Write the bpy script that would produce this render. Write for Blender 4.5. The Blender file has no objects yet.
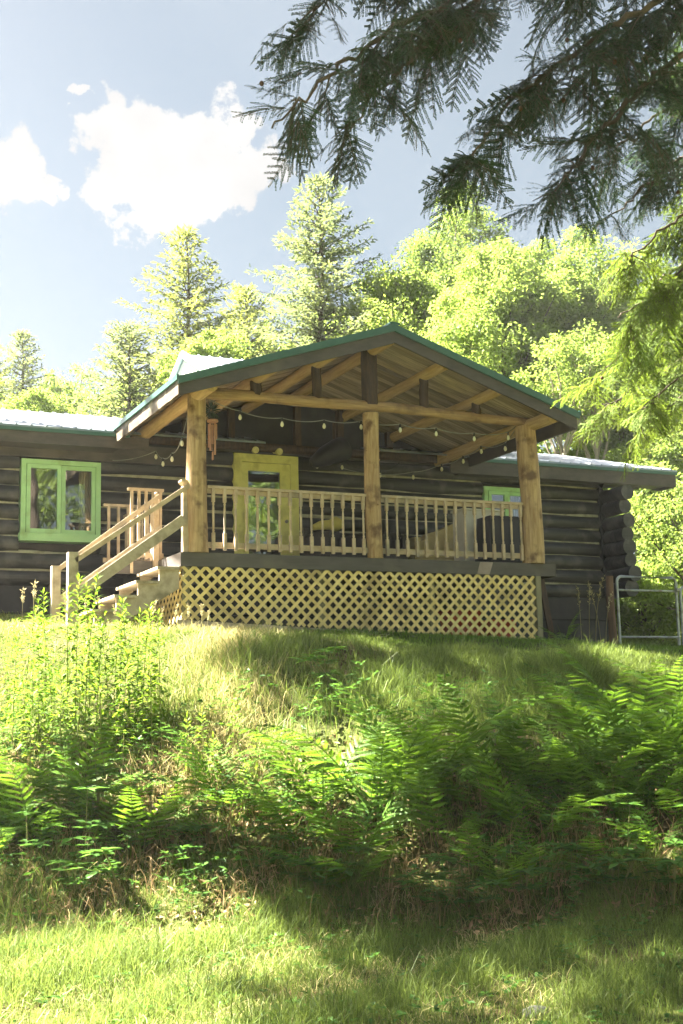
import bpy, math, random
import numpy as np
from math import sin, cos, pi, radians, sqrt

rng = np.random.default_rng(11)
random.seed(11)
scene = bpy.context.scene
COL = scene.collection

# ------------------------------------------------------------------ camera
CAM = np.array([-5.610, -17.202, -2.2515])
PITCH, ROLL, YAW, FOC = 0.153901, -0.021086, 0.426837, 1300.0
FW = np.array([sin(YAW) * cos(PITCH), cos(YAW) * cos(PITCH), sin(PITCH)])
R0 = np.array([cos(YAW), -sin(YAW), 0.0])
U0 = np.cross(R0, FW)
RV = R0 * cos(ROLL) + U0 * sin(ROLL)
UV = -R0 * sin(ROLL) + U0 * cos(ROLL)
FH = np.array([sin(YAW), cos(YAW), 0.0])          # horizontal forward


def ray(x, y):
    return FW + RV * (x - 341.5) / FOC - UV * (y - 512) / FOC


def at(x, y, axis, val):
    d = ray(x, y)
    return CAM + d * (val - CAM[axis]) / d[axis]


def far(x, y, dist):
    d = ray(x, y)
    return CAM + d * dist / math.hypot(d[0], d[1])


def sd(s, d):
    """lateral / forward distance from the camera -> world xy"""
    return CAM[0] + s * R0[0] + d * FH[0], CAM[1] + s * R0[1] + d * FH[1]


def to_sd(x, y):
    dx, dy = x - CAM[0], y - CAM[1]
    return dx * R0[0] + dy * R0[1], dx * FH[0] + dy * FH[1]


def ground_z(x, y):
    x = np.asarray(x, float); y = np.asarray(y, float)
    s, d = to_sd(x, y)
    zt = -1.05 - 0.06 * np.clip(s, -7, 0) - 0.078 * np.clip(s, 0, 7) + 0.03 * (np.clip(d, 0, 30) - 18) + 0.13 * np.clip(d - 34, 0, 40)
    zb = -3.76 + 0.03 * np.sin(1.1 * s + 0.5 * d) + 0.02 * np.sin(2.3 * s - 1.7 * d)
    u = np.clip((d - 9.25 - 0.15 * np.sin(1.3 * s)) / 6.7, 0, 1)
    S = 0.5 * (3 * u * u - 2 * u ** 3) + 0.5 * (1 - (1 - u) ** 1.7)
    bump = 0.05 * np.sin(2.1 * s + 1.0) * np.sin(1.7 * d) + 0.03 * np.sin(4.3 * s - 2.0 * d)
    dip = -(0.33 + 0.02 * np.clip(s, -3, 4)) * np.exp(-((d - 16.4) / 1.7) ** 2)
    return zb + (zt - zb) * S + bump * 4 * u * (1 - u) + dip


# ------------------------------------------------------------------ light settings
SUN_AZ, SUN_EL, SUN_E = (-0.75, 0.66), 52.0, 5.0
SKY, DUST, AIR, OZONE, EXPO = 0.05, 3.5, 0.75, 0.3, 3.85
SKY_SAT, SKY_VAL, HAZE = 0.74, 0.265, 0.00042
CLOUDS = [(158, 158, 88, 56, 0.1), (125, 124, 56, 36, 0.0), (232, 180, 62, 36, 0.0), (180, 194, 56, 32, 0), (-4, 165, 46, 46, 0), (68, 92, 9, 6, 0), (47, 187, 15, 15, 0)]
CLOUD_COL = (1.28, 1.27, 1.265)

# ------------------------------------------------------------------ mesh helpers
class MB:
    def __init__(self):
        self.v, self.f, self.n = [], [], 0

    def add(self, verts, faces, smooth=False):
        verts = np.asarray(verts, np.float32).reshape(-1, 3)
        faces = np.asarray(faces, np.int32)
        self.v.append(verts)
        self.f.append((faces + self.n, smooth))
        self.n += len(verts)

    def box(self, a, b):
        x0, y0, z0 = np.minimum(a, b); x1, y1, z1 = np.maximum(a, b)
        v = [(x0, y0, z0), (x1, y0, z0), (x1, y1, z0), (x0, y1, z0), (x0, y0, z1), (x1, y0, z1), (x1, y1, z1), (x0, y1, z1)]
        self.add(v, [(0, 3, 2, 1), (4, 5, 6, 7), (0, 1, 5, 4), (1, 2, 6, 5), (2, 3, 7, 6), (3, 0, 4, 7)])

    def beam(self, p, q, w, h, up=(0, 0, 1)):
        p = np.array(p, float); q = np.array(q, float)
        d = q - p; d /= np.linalg.norm(d)
        s = np.cross(d, up); s /= np.linalg.norm(s)
        u = np.cross(s, d)
        v = []
        for c in (p, q):
            for a, b in ((-1, -1), (1, -1), (1, 1), (-1, 1)):
                v.append(c + s * a * w / 2 + u * b * h / 2)
        self.add(v, [(0, 1, 2, 3), (4, 7, 6, 5), (0, 4, 5, 1), (1, 5, 6, 2), (2, 6, 7, 3), (3, 7, 4, 0)])

    def hexa(self, low, high):
        """closed prism between two polygons with the same vertex count"""
        n = len(low)
        v = list(low) + list(high)
        self.add(v, [[i, (i + 1) % n, n + (i + 1) % n, n + i] for i in range(n)])
        if n == 4:
            self.add(v, [(3, 2, 1, 0), (4, 5, 6, 7)])
        else:
            self.add(v, [list(range(n))[::-1]])
            self.add(v, [list(range(n, 2 * n))])

    def tube(self, pts, rad, n=8, cap=True, smooth=True):
        P = np.array(pts, float); m = len(P)
        rad = np.broadcast_to(np.asarray(rad, float), (m,))
        T = np.gradient(P, axis=0)
        T /= np.linalg.norm(T, axis=1)[:, None] + 1e-9
        ref = np.array([0, 0, 1.0]) if abs(T[0][2]) < 0.9 else np.array([1.0, 0, 0])
        A = np.cross(T, ref); A /= np.linalg.norm(A, axis=1)[:, None] + 1e-9
        B = np.cross(T, A)
        th = np.arange(n) * 2 * pi / n
        V = P[:, None] + rad[:, None, None] * (A[:, None] * np.cos(th)[None, :, None] + B[:, None] * np.sin(th)[None, :, None])
        V = V.reshape(-1, 3)
        i, j = np.meshgrid(np.arange(m - 1), np.arange(n), indexing='ij')
        a = i * n + j; b = i * n + (j + 1) % n
        F = np.stack([a, b, b + n, a + n], -1).reshape(-1, 4)[:, ::-1]
        self.add(V, F, smooth)
        if cap:
            self.add(V[:n], [list(range(n))])
            self.add(V[-n:], [list(range(n))[::-1]])

    def lathe(self, c, prof, n=12, axis=2, smooth=True):
        c = np.array(c, float)
        pts = []
        for r, h in prof:
            p = c.copy(); p[axis] += h; pts.append(p)
        self.tube2(np.array(pts), [r for r, h in prof], n, axis, smooth)

    def tube2(self, P, rad, n, axis, smooth):
        m = len(P); a1, a2 = [(1, 2), (2, 0), (0, 1)][axis]
        th = np.arange(n) * 2 * pi / n
        V = np.repeat(P[:, None], n, 1)
        V[..., a1] += np.array(rad)[:, None] * np.cos(th)
        V[..., a2] += np.array(rad)[:, None] * np.sin(th)
        V = V.reshape(-1, 3)
        i, j = np.meshgrid(np.arange(m - 1), np.arange(n), indexing='ij')
        a = i * n + j; b = i * n + (j + 1) % n
        self.add(V, np.stack([a, b, b + n, a + n], -1).reshape(-1, 4), smooth)
        self.add(V[:n], [list(range(n))[::-1]])
        self.add(V[-n:], [list(range(n))])

    def leaves(self, P, D, N, L, Wd, fold=0.0, wide=0.45):
        """diamond leaves; P base, D tip direction, N normal (all Nx3)"""
        P = np.asarray(P, float); D = np.asarray(D, float)
        D = D / (np.linalg.norm(D, axis=1)[:, None] + 1e-9)
        S = np.cross(D, N); S /= np.linalg.norm(S, axis=1)[:, None] + 1e-9
        Nn = np.cross(S, D)
        L = np.broadcast_to(np.asarray(L, float), (len(P),))[:, None]
        Wd = np.broadcast_to(np.asarray(Wd, float), (len(P),))[:, None]
        mid = P + D * L * wide
        V = np.stack([P, mid + S * Wd / 2 + Nn * fold * Wd, P + D * L, mid - S * Wd / 2 + Nn * fold * Wd], 1).reshape(-1, 3)
        F = np.arange(len(P) * 4).reshape(-1, 4)
        self.add(V, F)

    def mesh(self, name):
        V = np.concatenate(self.v)
        me = bpy.data.meshes.new(name)
        me.vertices.add(len(V))
        me.vertices.foreach_set('co', V.ravel())
        li, st, tot, sm = [], [], [], []
        off = 0
        for f, s in self.f:
            k = f.shape[1]; n = f.shape[0]
            li.append(f.ravel()); st.append(off + np.arange(n) * k); tot.append(np.full(n, k)); sm.append(np.full(n, s))
            off += n * k
        li = np.concatenate(li); st = np.concatenate(st); tot = np.concatenate(tot); sm = np.concatenate(sm)
        me.loops.add(len(li)); me.loops.foreach_set('vertex_index', li.astype(np.int32))
        me.polygons.add(len(st)); me.polygons.foreach_set('loop_start', st.astype(np.int32))
        me.polygons.foreach_set('use_smooth', sm)
        me.update(calc_edges=True)
        return me


OFF = {}


def obj(name, mb, mat, parent=None):
    if parent is not None:
        o_ = OFF.get(parent.name, np.zeros(3))
        if np.any(o_):
            mb.v = [v - o_.astype(np.float32) for v in mb.v]
    me = mb.mesh(name)
    me.materials.append(mat)
    o = bpy.data.objects.new(name, me)
    COL.objects.link(o)
    if parent is not None:
        o.parent = parent
        OFF[o.name] = OFF.get(parent.name, np.zeros(3))
    return o


def tag(o, label, cat, group=None, kind=None):
    if label: o['label'] = label
    if cat: o['category'] = cat
    if group: o['group'] = group
    if kind: o['kind'] = kind
    return o


def thing(name, loc, label, cat, group=None, rz=0.0):
    o = bpy.data.objects.new(name, None)
    o.empty_display_size = 0.1
    COL.objects.link(o)
    o.location = loc; o.rotation_euler = (0, 0, rz)
    OFF[o.name] = np.array(loc, float)
    return tag(o, label, cat, group)


def local_thing(name, label, cat, group=None):
    return thing(name, (0, 0, 0), label, cat, group)


def copy_tree(o, parent=None):
    c = o.copy(); COL.objects.link(c)
    if parent: c.parent = parent
    for ch in list(o.children): copy_tree(ch, c)
    return c


# ------------------------------------------------------------------ materials
def new_mat(name):
    m = bpy.data.materials.new(name); m.use_nodes = True
    nt = m.node_tree
    for n in list(nt.nodes): nt.nodes.remove(n)
    out = nt.nodes.new('ShaderNodeOutputMaterial')
    return m, nt, out


def nd(nt, t, **kw):
    n = nt.nodes.new(t)
    for k, v in kw.items():
        if k in n.inputs: n.inputs[k].default_value = v
        else: setattr(n, k, v)
    return n


def ramp(nt, fac, stops):
    r = nt.nodes.new('ShaderNodeValToRGB')
    e = r.color_ramp.elements
    while len(e) < len(stops): e.new(0.5)
    for el, (p, c) in zip(e, stops):
        el.position = p; el.color = (*c, 1)
    nt.links.new(fac, r.inputs[0])
    return r.outputs[0]


def solid(name, c1, c2=None, scale=4.0, stretch=(1, 1, 1), rough=0.7, metal=0.0, bump=0.0, island=0.0, detail=6.0, spec=0.3, mid=(0.35, 0.65), grime=None):
    """noise-mottled paint / wood / metal"""
    m, nt, out = new_mat(name)
    L = nt.links.new
    b = nd(nt, 'ShaderNodeBsdfPrincipled', Roughness=rough, Metallic=metal)
    b.inputs['Specular IOR Level'].default_value = spec
    tc = nd(nt, 'ShaderNodeTexCoord'); mp = nd(nt, 'ShaderNodeMapping', Scale=stretch)
    L(tc.outputs['Object'], mp.inputs[0])
    n = nd(nt, 'ShaderNodeTexNoise', Scale=scale, Detail=detail, Roughness=0.65)
    L(mp.outputs[0], n.inputs['Vector'])
    c2 = c2 or tuple(x * 0.7 for x in c1)
    col = ramp(nt, n.outputs[0], [(mid[0], c2), (mid[1], c1)])
    if grime:
        g = nd(nt, 'ShaderNodeTexNoise', Scale=grime[1], Detail=5.0)
        L(tc.outputs['Object'], g.inputs['Vector'])
        gf = ramp(nt, g.outputs[0], [(0.52, (0, 0, 0)), (0.68, (1, 1, 1))])
        mx = nd(nt, 'ShaderNodeMix', data_type='RGBA')
        L(gf, mx.inputs[0]); L(col, mx.inputs[6]); mx.inputs[7].default_value = (*grime[0], 1)
        col = mx.outputs[2]
    if island:
        ge = nd(nt, 'ShaderNodeNewGeometry')
        hs = nd(nt, 'ShaderNodeHueSaturation')
        mr = nd(nt, 'ShaderNodeMapRange'); mr.inputs[3].default_value = 1 - island; mr.inputs[4].default_value = 1 + island
        L(ge.outputs['Random Per Island'], mr.inputs[0]); L(mr.outputs[0], hs.inputs['Value']); L(col, hs.inputs['Color'])
        col = hs.outputs[0]
    L(col, b.inputs['Base Color'])
    rr = nd(nt, 'ShaderNodeMapRange'); rr.inputs[3].default_value = max(0, rough - 0.12); rr.inputs[4].default_value = min(1, rough + 0.12)
    L(n.outputs[0], rr.inputs[0]); L(rr.outputs[0], b.inputs['Roughness'])
    if bump:
        bp = nd(nt, 'ShaderNodeBump', Strength=bump, Distance=0.02)
        L(n.outputs[0], bp.inputs['Height']); L(bp.outputs[0], b.inputs['Normal'])
    L(b.outputs[0], out.inputs[0])
    return m


def leafmat(name, c1, c2, trans=0.45, rough=0.5, tcol=None, noise=1.2, spec=0.3, vary=0.35):
    m, nt, out = new_mat(name)
    L = nt.links.new
    ge = nd(nt, 'ShaderNodeNewGeometry')
    tc = nd(nt, 'ShaderNodeTexCoord')
    n = nd(nt, 'ShaderNodeTexNoise', Scale=noise, Detail=3.0)
    L(ge.outputs['Position'], n.inputs['Vector'])
    ad = nd(nt, 'ShaderNodeMath', operation='MULTIPLY_ADD')
    L(ge.outputs['Random Per Island'], ad.inputs[0]); ad.inputs[1].default_value = 0.6; 
    sb = nd(nt, 'ShaderNodeMath', operation='MULTIPLY_ADD'); L(n.outputs[0], sb.inputs[0]); sb.inputs[1].default_value = 0.9; sb.inputs[2].default_value = -0.25
    L(sb.outputs[0], ad.inputs[2])
    col = ramp(nt, ad.outputs[0], [(0.1, c2), (0.85, c1)])
    hs = nd(nt, 'ShaderNodeHueSaturation')
    mr = nd(nt, 'ShaderNodeMapRange'); mr.inputs[3].default_value = 1 - vary; mr.inputs[4].default_value = 1 + vary
    fr = nd(nt, 'ShaderNodeMath', operation='FRACT'); mu = nd(nt, 'ShaderNodeMath', operation='MULTIPLY'); mu.inputs[1].default_value = 7.31
    L(ge.outputs['Random Per Island'], mu.inputs[0]); L(mu.outputs[0], fr.inputs[0]); L(fr.outputs[0], mr.inputs[0]); L(mr.outputs[0], hs.inputs['Value'])
    L(col, hs.inputs['Color'])
    b = nd(nt, 'ShaderNodeBsdfPrincipled', Roughness=rough); b.inputs['Specular IOR Level'].default_value = spec
    L(hs.outputs[0], b.inputs['Base Color'])
    t = nd(nt, 'ShaderNodeBsdfTranslucent')
    if tcol:
        mx = nd(nt, 'ShaderNodeMix', data_type='RGBA', blend_type='MULTIPLY'); mx.inputs[0].default_value = 1
        L(hs.outputs[0], mx.inputs[6]); mx.inputs[7].default_value = (*tcol, 1); L(mx.outputs[2], t.inputs[0])
    else: L(hs.outputs[0], t.inputs[0])
    ms = nd(nt, 'ShaderNodeMixShader'); ms.inputs[0].default_value = trans
    L(b.outputs[0], ms.inputs[1]); L(t.outputs[0], ms.inputs[2]); L(ms.outputs[0], out.inputs[0])
    return m


def glassmat(name, tint=(0.9, 0.95, 0.95), boost=0.10):
    m, nt, out = new_mat(name)
    L = nt.links.new
    f = nd(nt, 'ShaderNodeFresnel', IOR=1.55)
    a = nd(nt, 'ShaderNodeMath', operation='ADD'); a.inputs[1].default_value = boost; a.use_clamp = True
    L(f.outputs[0], a.inputs[0])
    tr = nd(nt, 'ShaderNodeBsdfTransparent'); tr.inputs[0].default_value = (*tint, 1)
    g = nd(nt, 'ShaderNodeBsdfGlossy', Roughness=0.02)
    no = nd(nt, 'ShaderNodeTexNoise', Scale=1.3, Detail=1.0); tc = nd(nt, 'ShaderNodeTexCoord'); L(tc.outputs['Object'], no.inputs['Vector'])
    bp = nd(nt, 'ShaderNodeBump', Strength=0.08, Distance=0.05); L(no.outputs[0], bp.inputs['Height']); L(bp.outputs[0], g.inputs['Normal'])
    ms = nd(nt, 'ShaderNodeMixShader')
    L(a.outputs[0], ms.inputs[0]); L(tr.outputs[0], ms.inputs[1]); L(g.outputs[0], ms.inputs[2]); L(ms.outputs[0], out.inputs[0])
    return m


M = dict(
    log=solid('dark_stained_log', (0.036, 0.035, 0.036), (0.016, 0.016, 0.017), 3.0, (0.35, 7, 7), 0.5, bump=0.6, grime=((0.085, 0.08, 0.076), 2.6), spec=0.55),
    chink=solid('chinking', (0.46, 0.44, 0.33), (0.24, 0.225, 0.16), 5.0, (1, 1, 1), 0.9, bump=0.2),
    dark=solid('dark_brown_paint', (0.085, 0.072, 0.064), (0.055, 0.047, 0.043), 4.0, (1, 1, 3), 0.55, bump=0.1, grime=((0.10, 0.085, 0.07), 2.5), spec=0.4),
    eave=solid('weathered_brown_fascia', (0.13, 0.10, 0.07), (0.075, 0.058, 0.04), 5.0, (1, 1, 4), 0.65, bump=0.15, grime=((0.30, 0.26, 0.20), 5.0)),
    green=solid('green_metal_trim', (0.040, 0.120, 0.092), (0.028, 0.09, 0.068), 6.0, (1, 1, 1), 0.38, 0.0, spec=0.6),
    metal=solid('galvanised_roof', (0.3, 0.345, 0.4), (0.21, 0.245, 0.29), 1.3, (1, 1, 1), 0.34, 0.75, grime=((0.40, 0.42, 0.42), 3.0)),
    post=solid('peeled_log_post', (0.52, 0.37, 0.19), (0.29, 0.175, 0.08), 6.0, (4, 4, 0.35), 0.6, bump=0.4, grime=((0.14, 0.08, 0.04), 4.0)),
    lintel=solid('peeled_log_beam', (0.45, 0.3, 0.16), (0.24, 0.145, 0.075), 6.0, (0.35, 4, 4), 0.6, bump=0.4, grime=((0.12, 0.07, 0.04), 3.0)),
    purlin=solid('purlin_log', (0.6, 0.43, 0.22), (0.4, 0.26, 0.12), 6.0, (4, 0.35, 4), 0.6, bump=0.3),
    stub=solid('dark_bark_strut', (0.085, 0.052, 0.032), (0.035, 0.024, 0.018), 8.0, (3, 3, 0.5), 0.8, bump=0.5),
    boards=solid('roof_sheathing', (0.46, 0.37, 0.27), (0.19, 0.145, 0.1), 5.0, (0.5, 9, 0.5), 0.75, island=0.45, bump=0.2),
    rail=solid('weathered_rail_wood', (0.56, 0.45, 0.32), (0.4, 0.3, 0.2), 7.0, (1, 1, 1), 0.7, island=0.12, bump=0.15, grime=((0.30, 0.255, 0.20), 3.0)),
    stair=solid('grey_stair_wood', (0.5, 0.43, 0.33), (0.34, 0.285, 0.21), 6.0, (1, 4, 1), 0.75, bump=0.2, grime=((0.22, 0.19, 0.13), 4.0)),
    lattice=solid('lattice_wood', (0.87, 0.71, 0.33), (0.73, 0.56, 0.22), 6.0, (1, 1, 1), 0.7, island=0.13, grime=((0.50, 0.38, 0.17), 2.2)),
    deckbeam=solid('deck_rim_paint', (0.105, 0.096, 0.09), (0.075, 0.068, 0.064), 3.0, (0.6, 2, 4), 0.6, bump=0.08, grime=((0.13, 0.115, 0.10), 3.0)),
    deck=solid('deck_boards', (0.22, 0.18, 0.13), (0.12, 0.10, 0.075), 4.0, (0.5, 6, 1), 0.75, island=0.2),
    lime=solid('lime_window_paint', (0.43, 0.71, 0.36), (0.37, 0.63, 0.31), 5.0, (1, 1, 1), 0.45, grime=((0.30, 0.47, 0.20), 3.5), bump=0.08),
    mint=solid('mint_window_paint', (0.36, 0.66, 0.38), (0.30, 0.57, 0.31), 5.0, (1, 1, 1), 0.45),
    doorpaint=solid('yellow_green_door', (0.74, 0.72, 0.26), (0.65, 0.63, 0.21), 5.0, (1, 1, 1), 0.45, grime=((0.48, 0.46, 0.16), 3.5), bump=0.08),
    interior=solid('room_wall', (0.10, 0.085, 0.07), (0.05, 0.043, 0.035), 2.0),
    curtain=solid('curtain_cloth', (0.45, 0.40, 0.32), (0.3, 0.27, 0.22), 9.0, (6, 6, 0.3), 0.9),
    found=solid('black_foundation_board', (0.04, 0.039, 0.041), (0.024, 0.024, 0.026), 3.0, (1, 1, 1), 0.75, grime=((0.05, 0.048, 0.045), 2.0)),
    glass=glassmat('window_glass'),
    wire=solid('black_cable', (0.02, 0.02, 0.02), None, 5.0, rough=0.5),
    cablew=solid('pale_cable', (0.30, 0.30, 0.26), None, 5.0, rough=0.5),
    bulb=solid('frosted_bulb', (0.78, 0.76, 0.62), (0.68, 0.66, 0.5), 8.0, rough=0.25, spec=0.5),
    brass=solid('floodlight_glass', (0.72, 0.66, 0.32), (0.5, 0.45, 0.2), 12.0, rough=0.25, spec=0.6),
    black=solid('black_plastic', (0.022, 0.022, 0.024), (0.014, 0.014, 0.015), 6.0, rough=0.45),
    wicker=solid('grey_wicker', (0.075, 0.068, 0.06), (0.035, 0.032, 0.03), 30.0, (1, 1, 3), 0.7, bump=0.4),
    cushion=solid('yellow_cushion', (0.62, 0.52, 0.15), (0.50, 0.42, 0.12), 6.0, rough=0.9, bump=0.1),
    tan=solid('tan_upholstery', (0.52, 0.42, 0.20), (0.42, 0.33, 0.15), 5.0, rough=0.9, bump=0.1),
    white=solid('off_white_board', (0.70, 0.66, 0.56), (0.6, 0.56, 0.47), 4.0, rough=0.6),
    slab=solid('dark_grey_cover', (0.030, 0.032, 0.034), (0.022, 0.023, 0.025), 3.0, rough=0.55),
    red=solid('red_plastic', (0.50, 0.075, 0.03), (0.36, 0.05, 0.025), 4.0, rough=0.5),
    steel=solid('galvanised_tube', (0.40, 0.44, 0.46), (0.26, 0.29, 0.31), 7.0, rough=0.42, metal=0.6, grime=((0.22, 0.2, 0.17), 6.0)),
    oldpost=solid('old_brown_post', (0.17, 0.105, 0.065), (0.08, 0.05, 0.035), 6.0, (3, 3, 0.4), 0.85, bump=0.5),
    greypost=solid('green_grey_post', (0.30, 0.28, 0.17), (0.2, 0.185, 0.11), 6.0, (3, 3, 0.5), 0.8, bump=0.2),
    chime=solid('copper_chime_wood', (0.50, 0.28, 0.18), (0.4, 0.2, 0.12), 8.0, (3, 3, 1), 0.5),
    wreath=leafmat('evergreen_wreath', (0.06, 0.10, 0.055), (0.03, 0.055, 0.035), 0.2),
    bark=solid('bark', (0.13, 0.10, 0.075), (0.055, 0.042, 0.033), 5.0, (2, 2, 0.5), 0.9, bump=0.6),
    palebark=solid('pale_bark', (0.36, 0.31, 0.23), (0.2, 0.17, 0.125), 5.0, (2, 2, 0.7), 0.9, bump=0.4),
    stone=solid('grey_stone', (0.36, 0.35, 0.33), (0.2, 0.195, 0.18), 9.0, rough=0.9, bump=0.5),
    grass=leafmat('grass_blade', (0.2, 0.265, 0.07), (0.1, 0.155, 0.04), 0.45, 0.45, (1.08, 1.04, 0.75), 0.8, spec=0.12),
    lawn=leafmat('lawn_blade', (0.19, 0.31, 0.055), (0.1, 0.2, 0.034), 0.5, 0.45, (1.25, 1.15, 0.7), 0.9, spec=0.12),
    dry=leafmat('dry_stalk', (0.42, 0.30, 0.15), (0.24, 0.145, 0.07), 0.25, 0.7, None, 2.0),
    bleached=leafmat('bleached_lawn', (0.40, 0.40, 0.13), (0.22, 0.29, 0.055), 0.5, 0.6, None, 1.5, spec=0.1),
    straw=leafmat('straw_blade', (0.55, 0.47, 0.24), (0.40, 0.36, 0.12), 0.4, 0.6, None, 2.0),
    fern=leafmat('fern_leaf', (0.165, 0.295, 0.042), (0.08, 0.18, 0.03), 0.5, 0.45, (1.25, 1.15, 0.6), 1.5, spec=0.12),
    weed=leafmat('weed_leaf', (0.2, 0.32, 0.045), (0.11, 0.21, 0.032), 0.5, 0.45, (1.25, 1.15, 0.6), 1.5, spec=0.12),
    herb=leafmat('herb_leaf', (0.085, 0.185, 0.035), (0.05, 0.125, 0.026), 0.45, 0.45, (1.2, 1.1, 0.7), 1.5, spec=0.12),
    stem=solid('plant_stem', (0.24, 0.25, 0.08), (0.15, 0.14, 0.05), 9.0, rough=0.6),
    seed=leafmat('seed_head', (0.50, 0.45, 0.24), (0.36, 0.30, 0.15), 0.35, 0.7),
    conifer=leafmat('conifer_needles', (0.22, 0.26, 0.095), (0.13, 0.18, 0.08), 0.5, 0.5, (1.2, 1.1, 0.6), 0.35, spec=0.12, vary=0.22),
    conifer2=leafmat('bluish_needles', (0.19, 0.24, 0.115), (0.11, 0.16, 0.095), 0.5, 0.5, (1.2, 1.1, 0.7), 0.35, spec=0.12, vary=0.22),
    maple=leafmat('maple_leaf', (0.25, 0.32, 0.09), (0.16, 0.23, 0.07), 0.62, 0.45, (1.12, 1.15, 0.7), 0.3, spec=0.12, vary=0.22),
    darkleaf=leafmat('green_leaf', (0.17, 0.24, 0.075), (0.1, 0.16, 0.055), 0.55, 0.45, (1.2, 1.15, 0.6), 0.3, spec=0.12, vary=0.22),
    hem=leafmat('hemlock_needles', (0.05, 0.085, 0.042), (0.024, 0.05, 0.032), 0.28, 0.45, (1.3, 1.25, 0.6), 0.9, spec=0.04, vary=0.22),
    hemlit=leafmat('sunlit_hemlock_needles', (0.16, 0.225, 0.05), (0.085, 0.14, 0.04), 0.45, 0.45, (1.3, 1.25, 0.6), 0.9, spec=0.04, vary=0.22),  # lighter copy of the hemlock needles, sunlight put into the colour
    cone=solid('brown_cone', (0.10, 0.055, 0.03), (0.05, 0.03, 0.02), 20.0, rough=0.8),
)
# faces of the raw ground: soil, thatch and moss
gm, nt, out = new_mat('soil_and_thatch')
L = nt.links.new
tc = nd(nt, 'ShaderNodeTexCoord')
n1 = nd(nt, 'ShaderNodeTexNoise', Scale=0.9, Detail=8.0, Roughness=0.65); n2 = nd(nt, 'ShaderNodeTexNoise', Scale=14.0, Detail=6.0)
L(tc.outputs['Object'], n1.inputs['Vector']); L(tc.outputs['Object'], n2.inputs['Vector'])
ca = ramp(nt, n1.outputs[0], [(0.36, (0.10, 0.072, 0.038)), (0.52, (0.085, 0.105, 0.028)), (0.66, (0.12, 0.15, 0.035))])
cb = ramp(nt, n2.outputs[0], [(0.35, (0.4, 0.4, 0.4)), (0.7, (1.25, 1.2, 1.1))])
mx = nd(nt, 'ShaderNodeMix', data_type='RGBA', blend_type='MULTIPLY'); mx.inputs[0].default_value = 1
L(ca, mx.inputs[6]); L(cb, mx.inputs[7])
b = nd(nt, 'ShaderNodeBsdfPrincipled', Roughness=0.95); b.inputs['Specular IOR Level'].default_value = 0.1
L(mx.outputs[2], b.inputs['Base Color'])
bp = nd(nt, 'ShaderNodeBump', Strength=0.8, Distance=0.04); L(n2.outputs[0], bp.inputs['Height']); L(bp.outputs[0], b.inputs['Normal'])
L(b.outputs[0], out.inputs[0])
M['ground'] = gm

# ------------------------------------------------------------------ ground
g = MB()
ss = np.concatenate([np.linspace(-110, -30, 8), np.linspace(-24, -8, 9), np.linspace(-7, 8, 76), np.linspace(9, 30, 12), np.linspace(36, 110, 8)])
dd = np.concatenate([np.linspace(-110, -20, 8), np.linspace(-14, 4, 7), np.linspace(5, 20, 91), np.linspace(21, 60, 40), np.linspace(70, 130, 6)])
SS, DD = np.meshgrid(ss, dd, indexing='ij')
X, Y = sd(SS, DD)
V = np.stack([X, Y, ground_z(X, Y)], -1).reshape(-1, 3)
i, j = np.meshgrid(np.arange(len(ss) - 1), np.arange(len(dd) - 1), indexing='ij')
a = i * len(dd) + j
g.add(V, np.stack([a, a + len(dd), a + len(dd) + 1, a + 1], -1).reshape(-1, 4), True)
tag(obj('ground', g, M['ground']), 'grassy earth bank rising from the meadow to the cabin', 'ground', None, 'structure')

# ------------------------------------------------------------------ cabin
YW = 3.05
cabin = thing('log_cabin', (2.75, YW, -1.0), 'dark log cabin with green trimmed roof and a covered front porch on a deck', 'cabin')


def wobble_log(mb, p, q, r, n=14, step=0.3, amp=0.012, cap=True):
    p = np.array(p, float); q = np.array(q, float)
    m = max(3, int(np.linalg.norm(q - p) / step) + 1)
    t = np.linspace(0, 1, m)
    P = p + (q - p) * t[:, None]
    ph = rng.uniform(0, 6.28, 6)
    ln = np.linalg.norm(q - p)
    P = P + amp * np.stack([np.sin(ph[0] + t * ln * 1.3), np.sin(ph[1] + t * ln * 1.7), np.sin(ph[2] + t * ln * 1.1)], 1)
    rr = r * (1 + 0.035 * np.sin(ph[3] + t * ln * 2.1) + 0.03 * np.sin(ph[4] + t * ln * 4.7))
    mb.tube(P, rr, n, cap)


openings = [(1.62, 2.78, -0.1, 2.11), (-1.90, -0.62, 0.50, 1.80), (6.45, 7.42, 0.78, 1.80)]
XL, XR = -4.3, 9.14
wl, wc = MB(), MB()
z = -0.20
while z < 2.0:
    zc = z + 0.13
    iv = [(XL, XR)]
    for x0, x1, z0, z1 in openings:
        if zc + 0.09 > z0 and zc - 0.09 < z1:
            nv = []
            for a0, a1 in iv:
                if x0 > a0 and x1 < a1: nv += [(a0, x0), (x1, a1)]
                else: nv.append((a0, a1))
            iv = nv
    r = rng.uniform(0.132, 0.15)
    for a0, a1 in iv:
        wobble_log(wl, (a0, YW + 0.12, zc), (a1, YW + 0.12, zc), r)
        if zc + 0.13 < 1.95:
            m = max(3, int((a1 - a0) / 0.3)); t = np.linspace(a0, a1, m)
            zz = zc + 0.13 + 0.012 * np.sin(t * 2.2 + z * 9) + rng.normal(0, 0.003, m)
            P = np.stack([t, np.full(m, YW + 0.095), zz], 1)
            wc.tube(P, 0.042 + 0.012 * np.sin(t * 3.1 + z * 5) + rng.normal(0, .004, m), 8)
    z += 0.262
wall = obj('wall', wl, M['log'], cabin)
obj('chinking', wc, M['chink'], wall)
m = MB()
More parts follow.
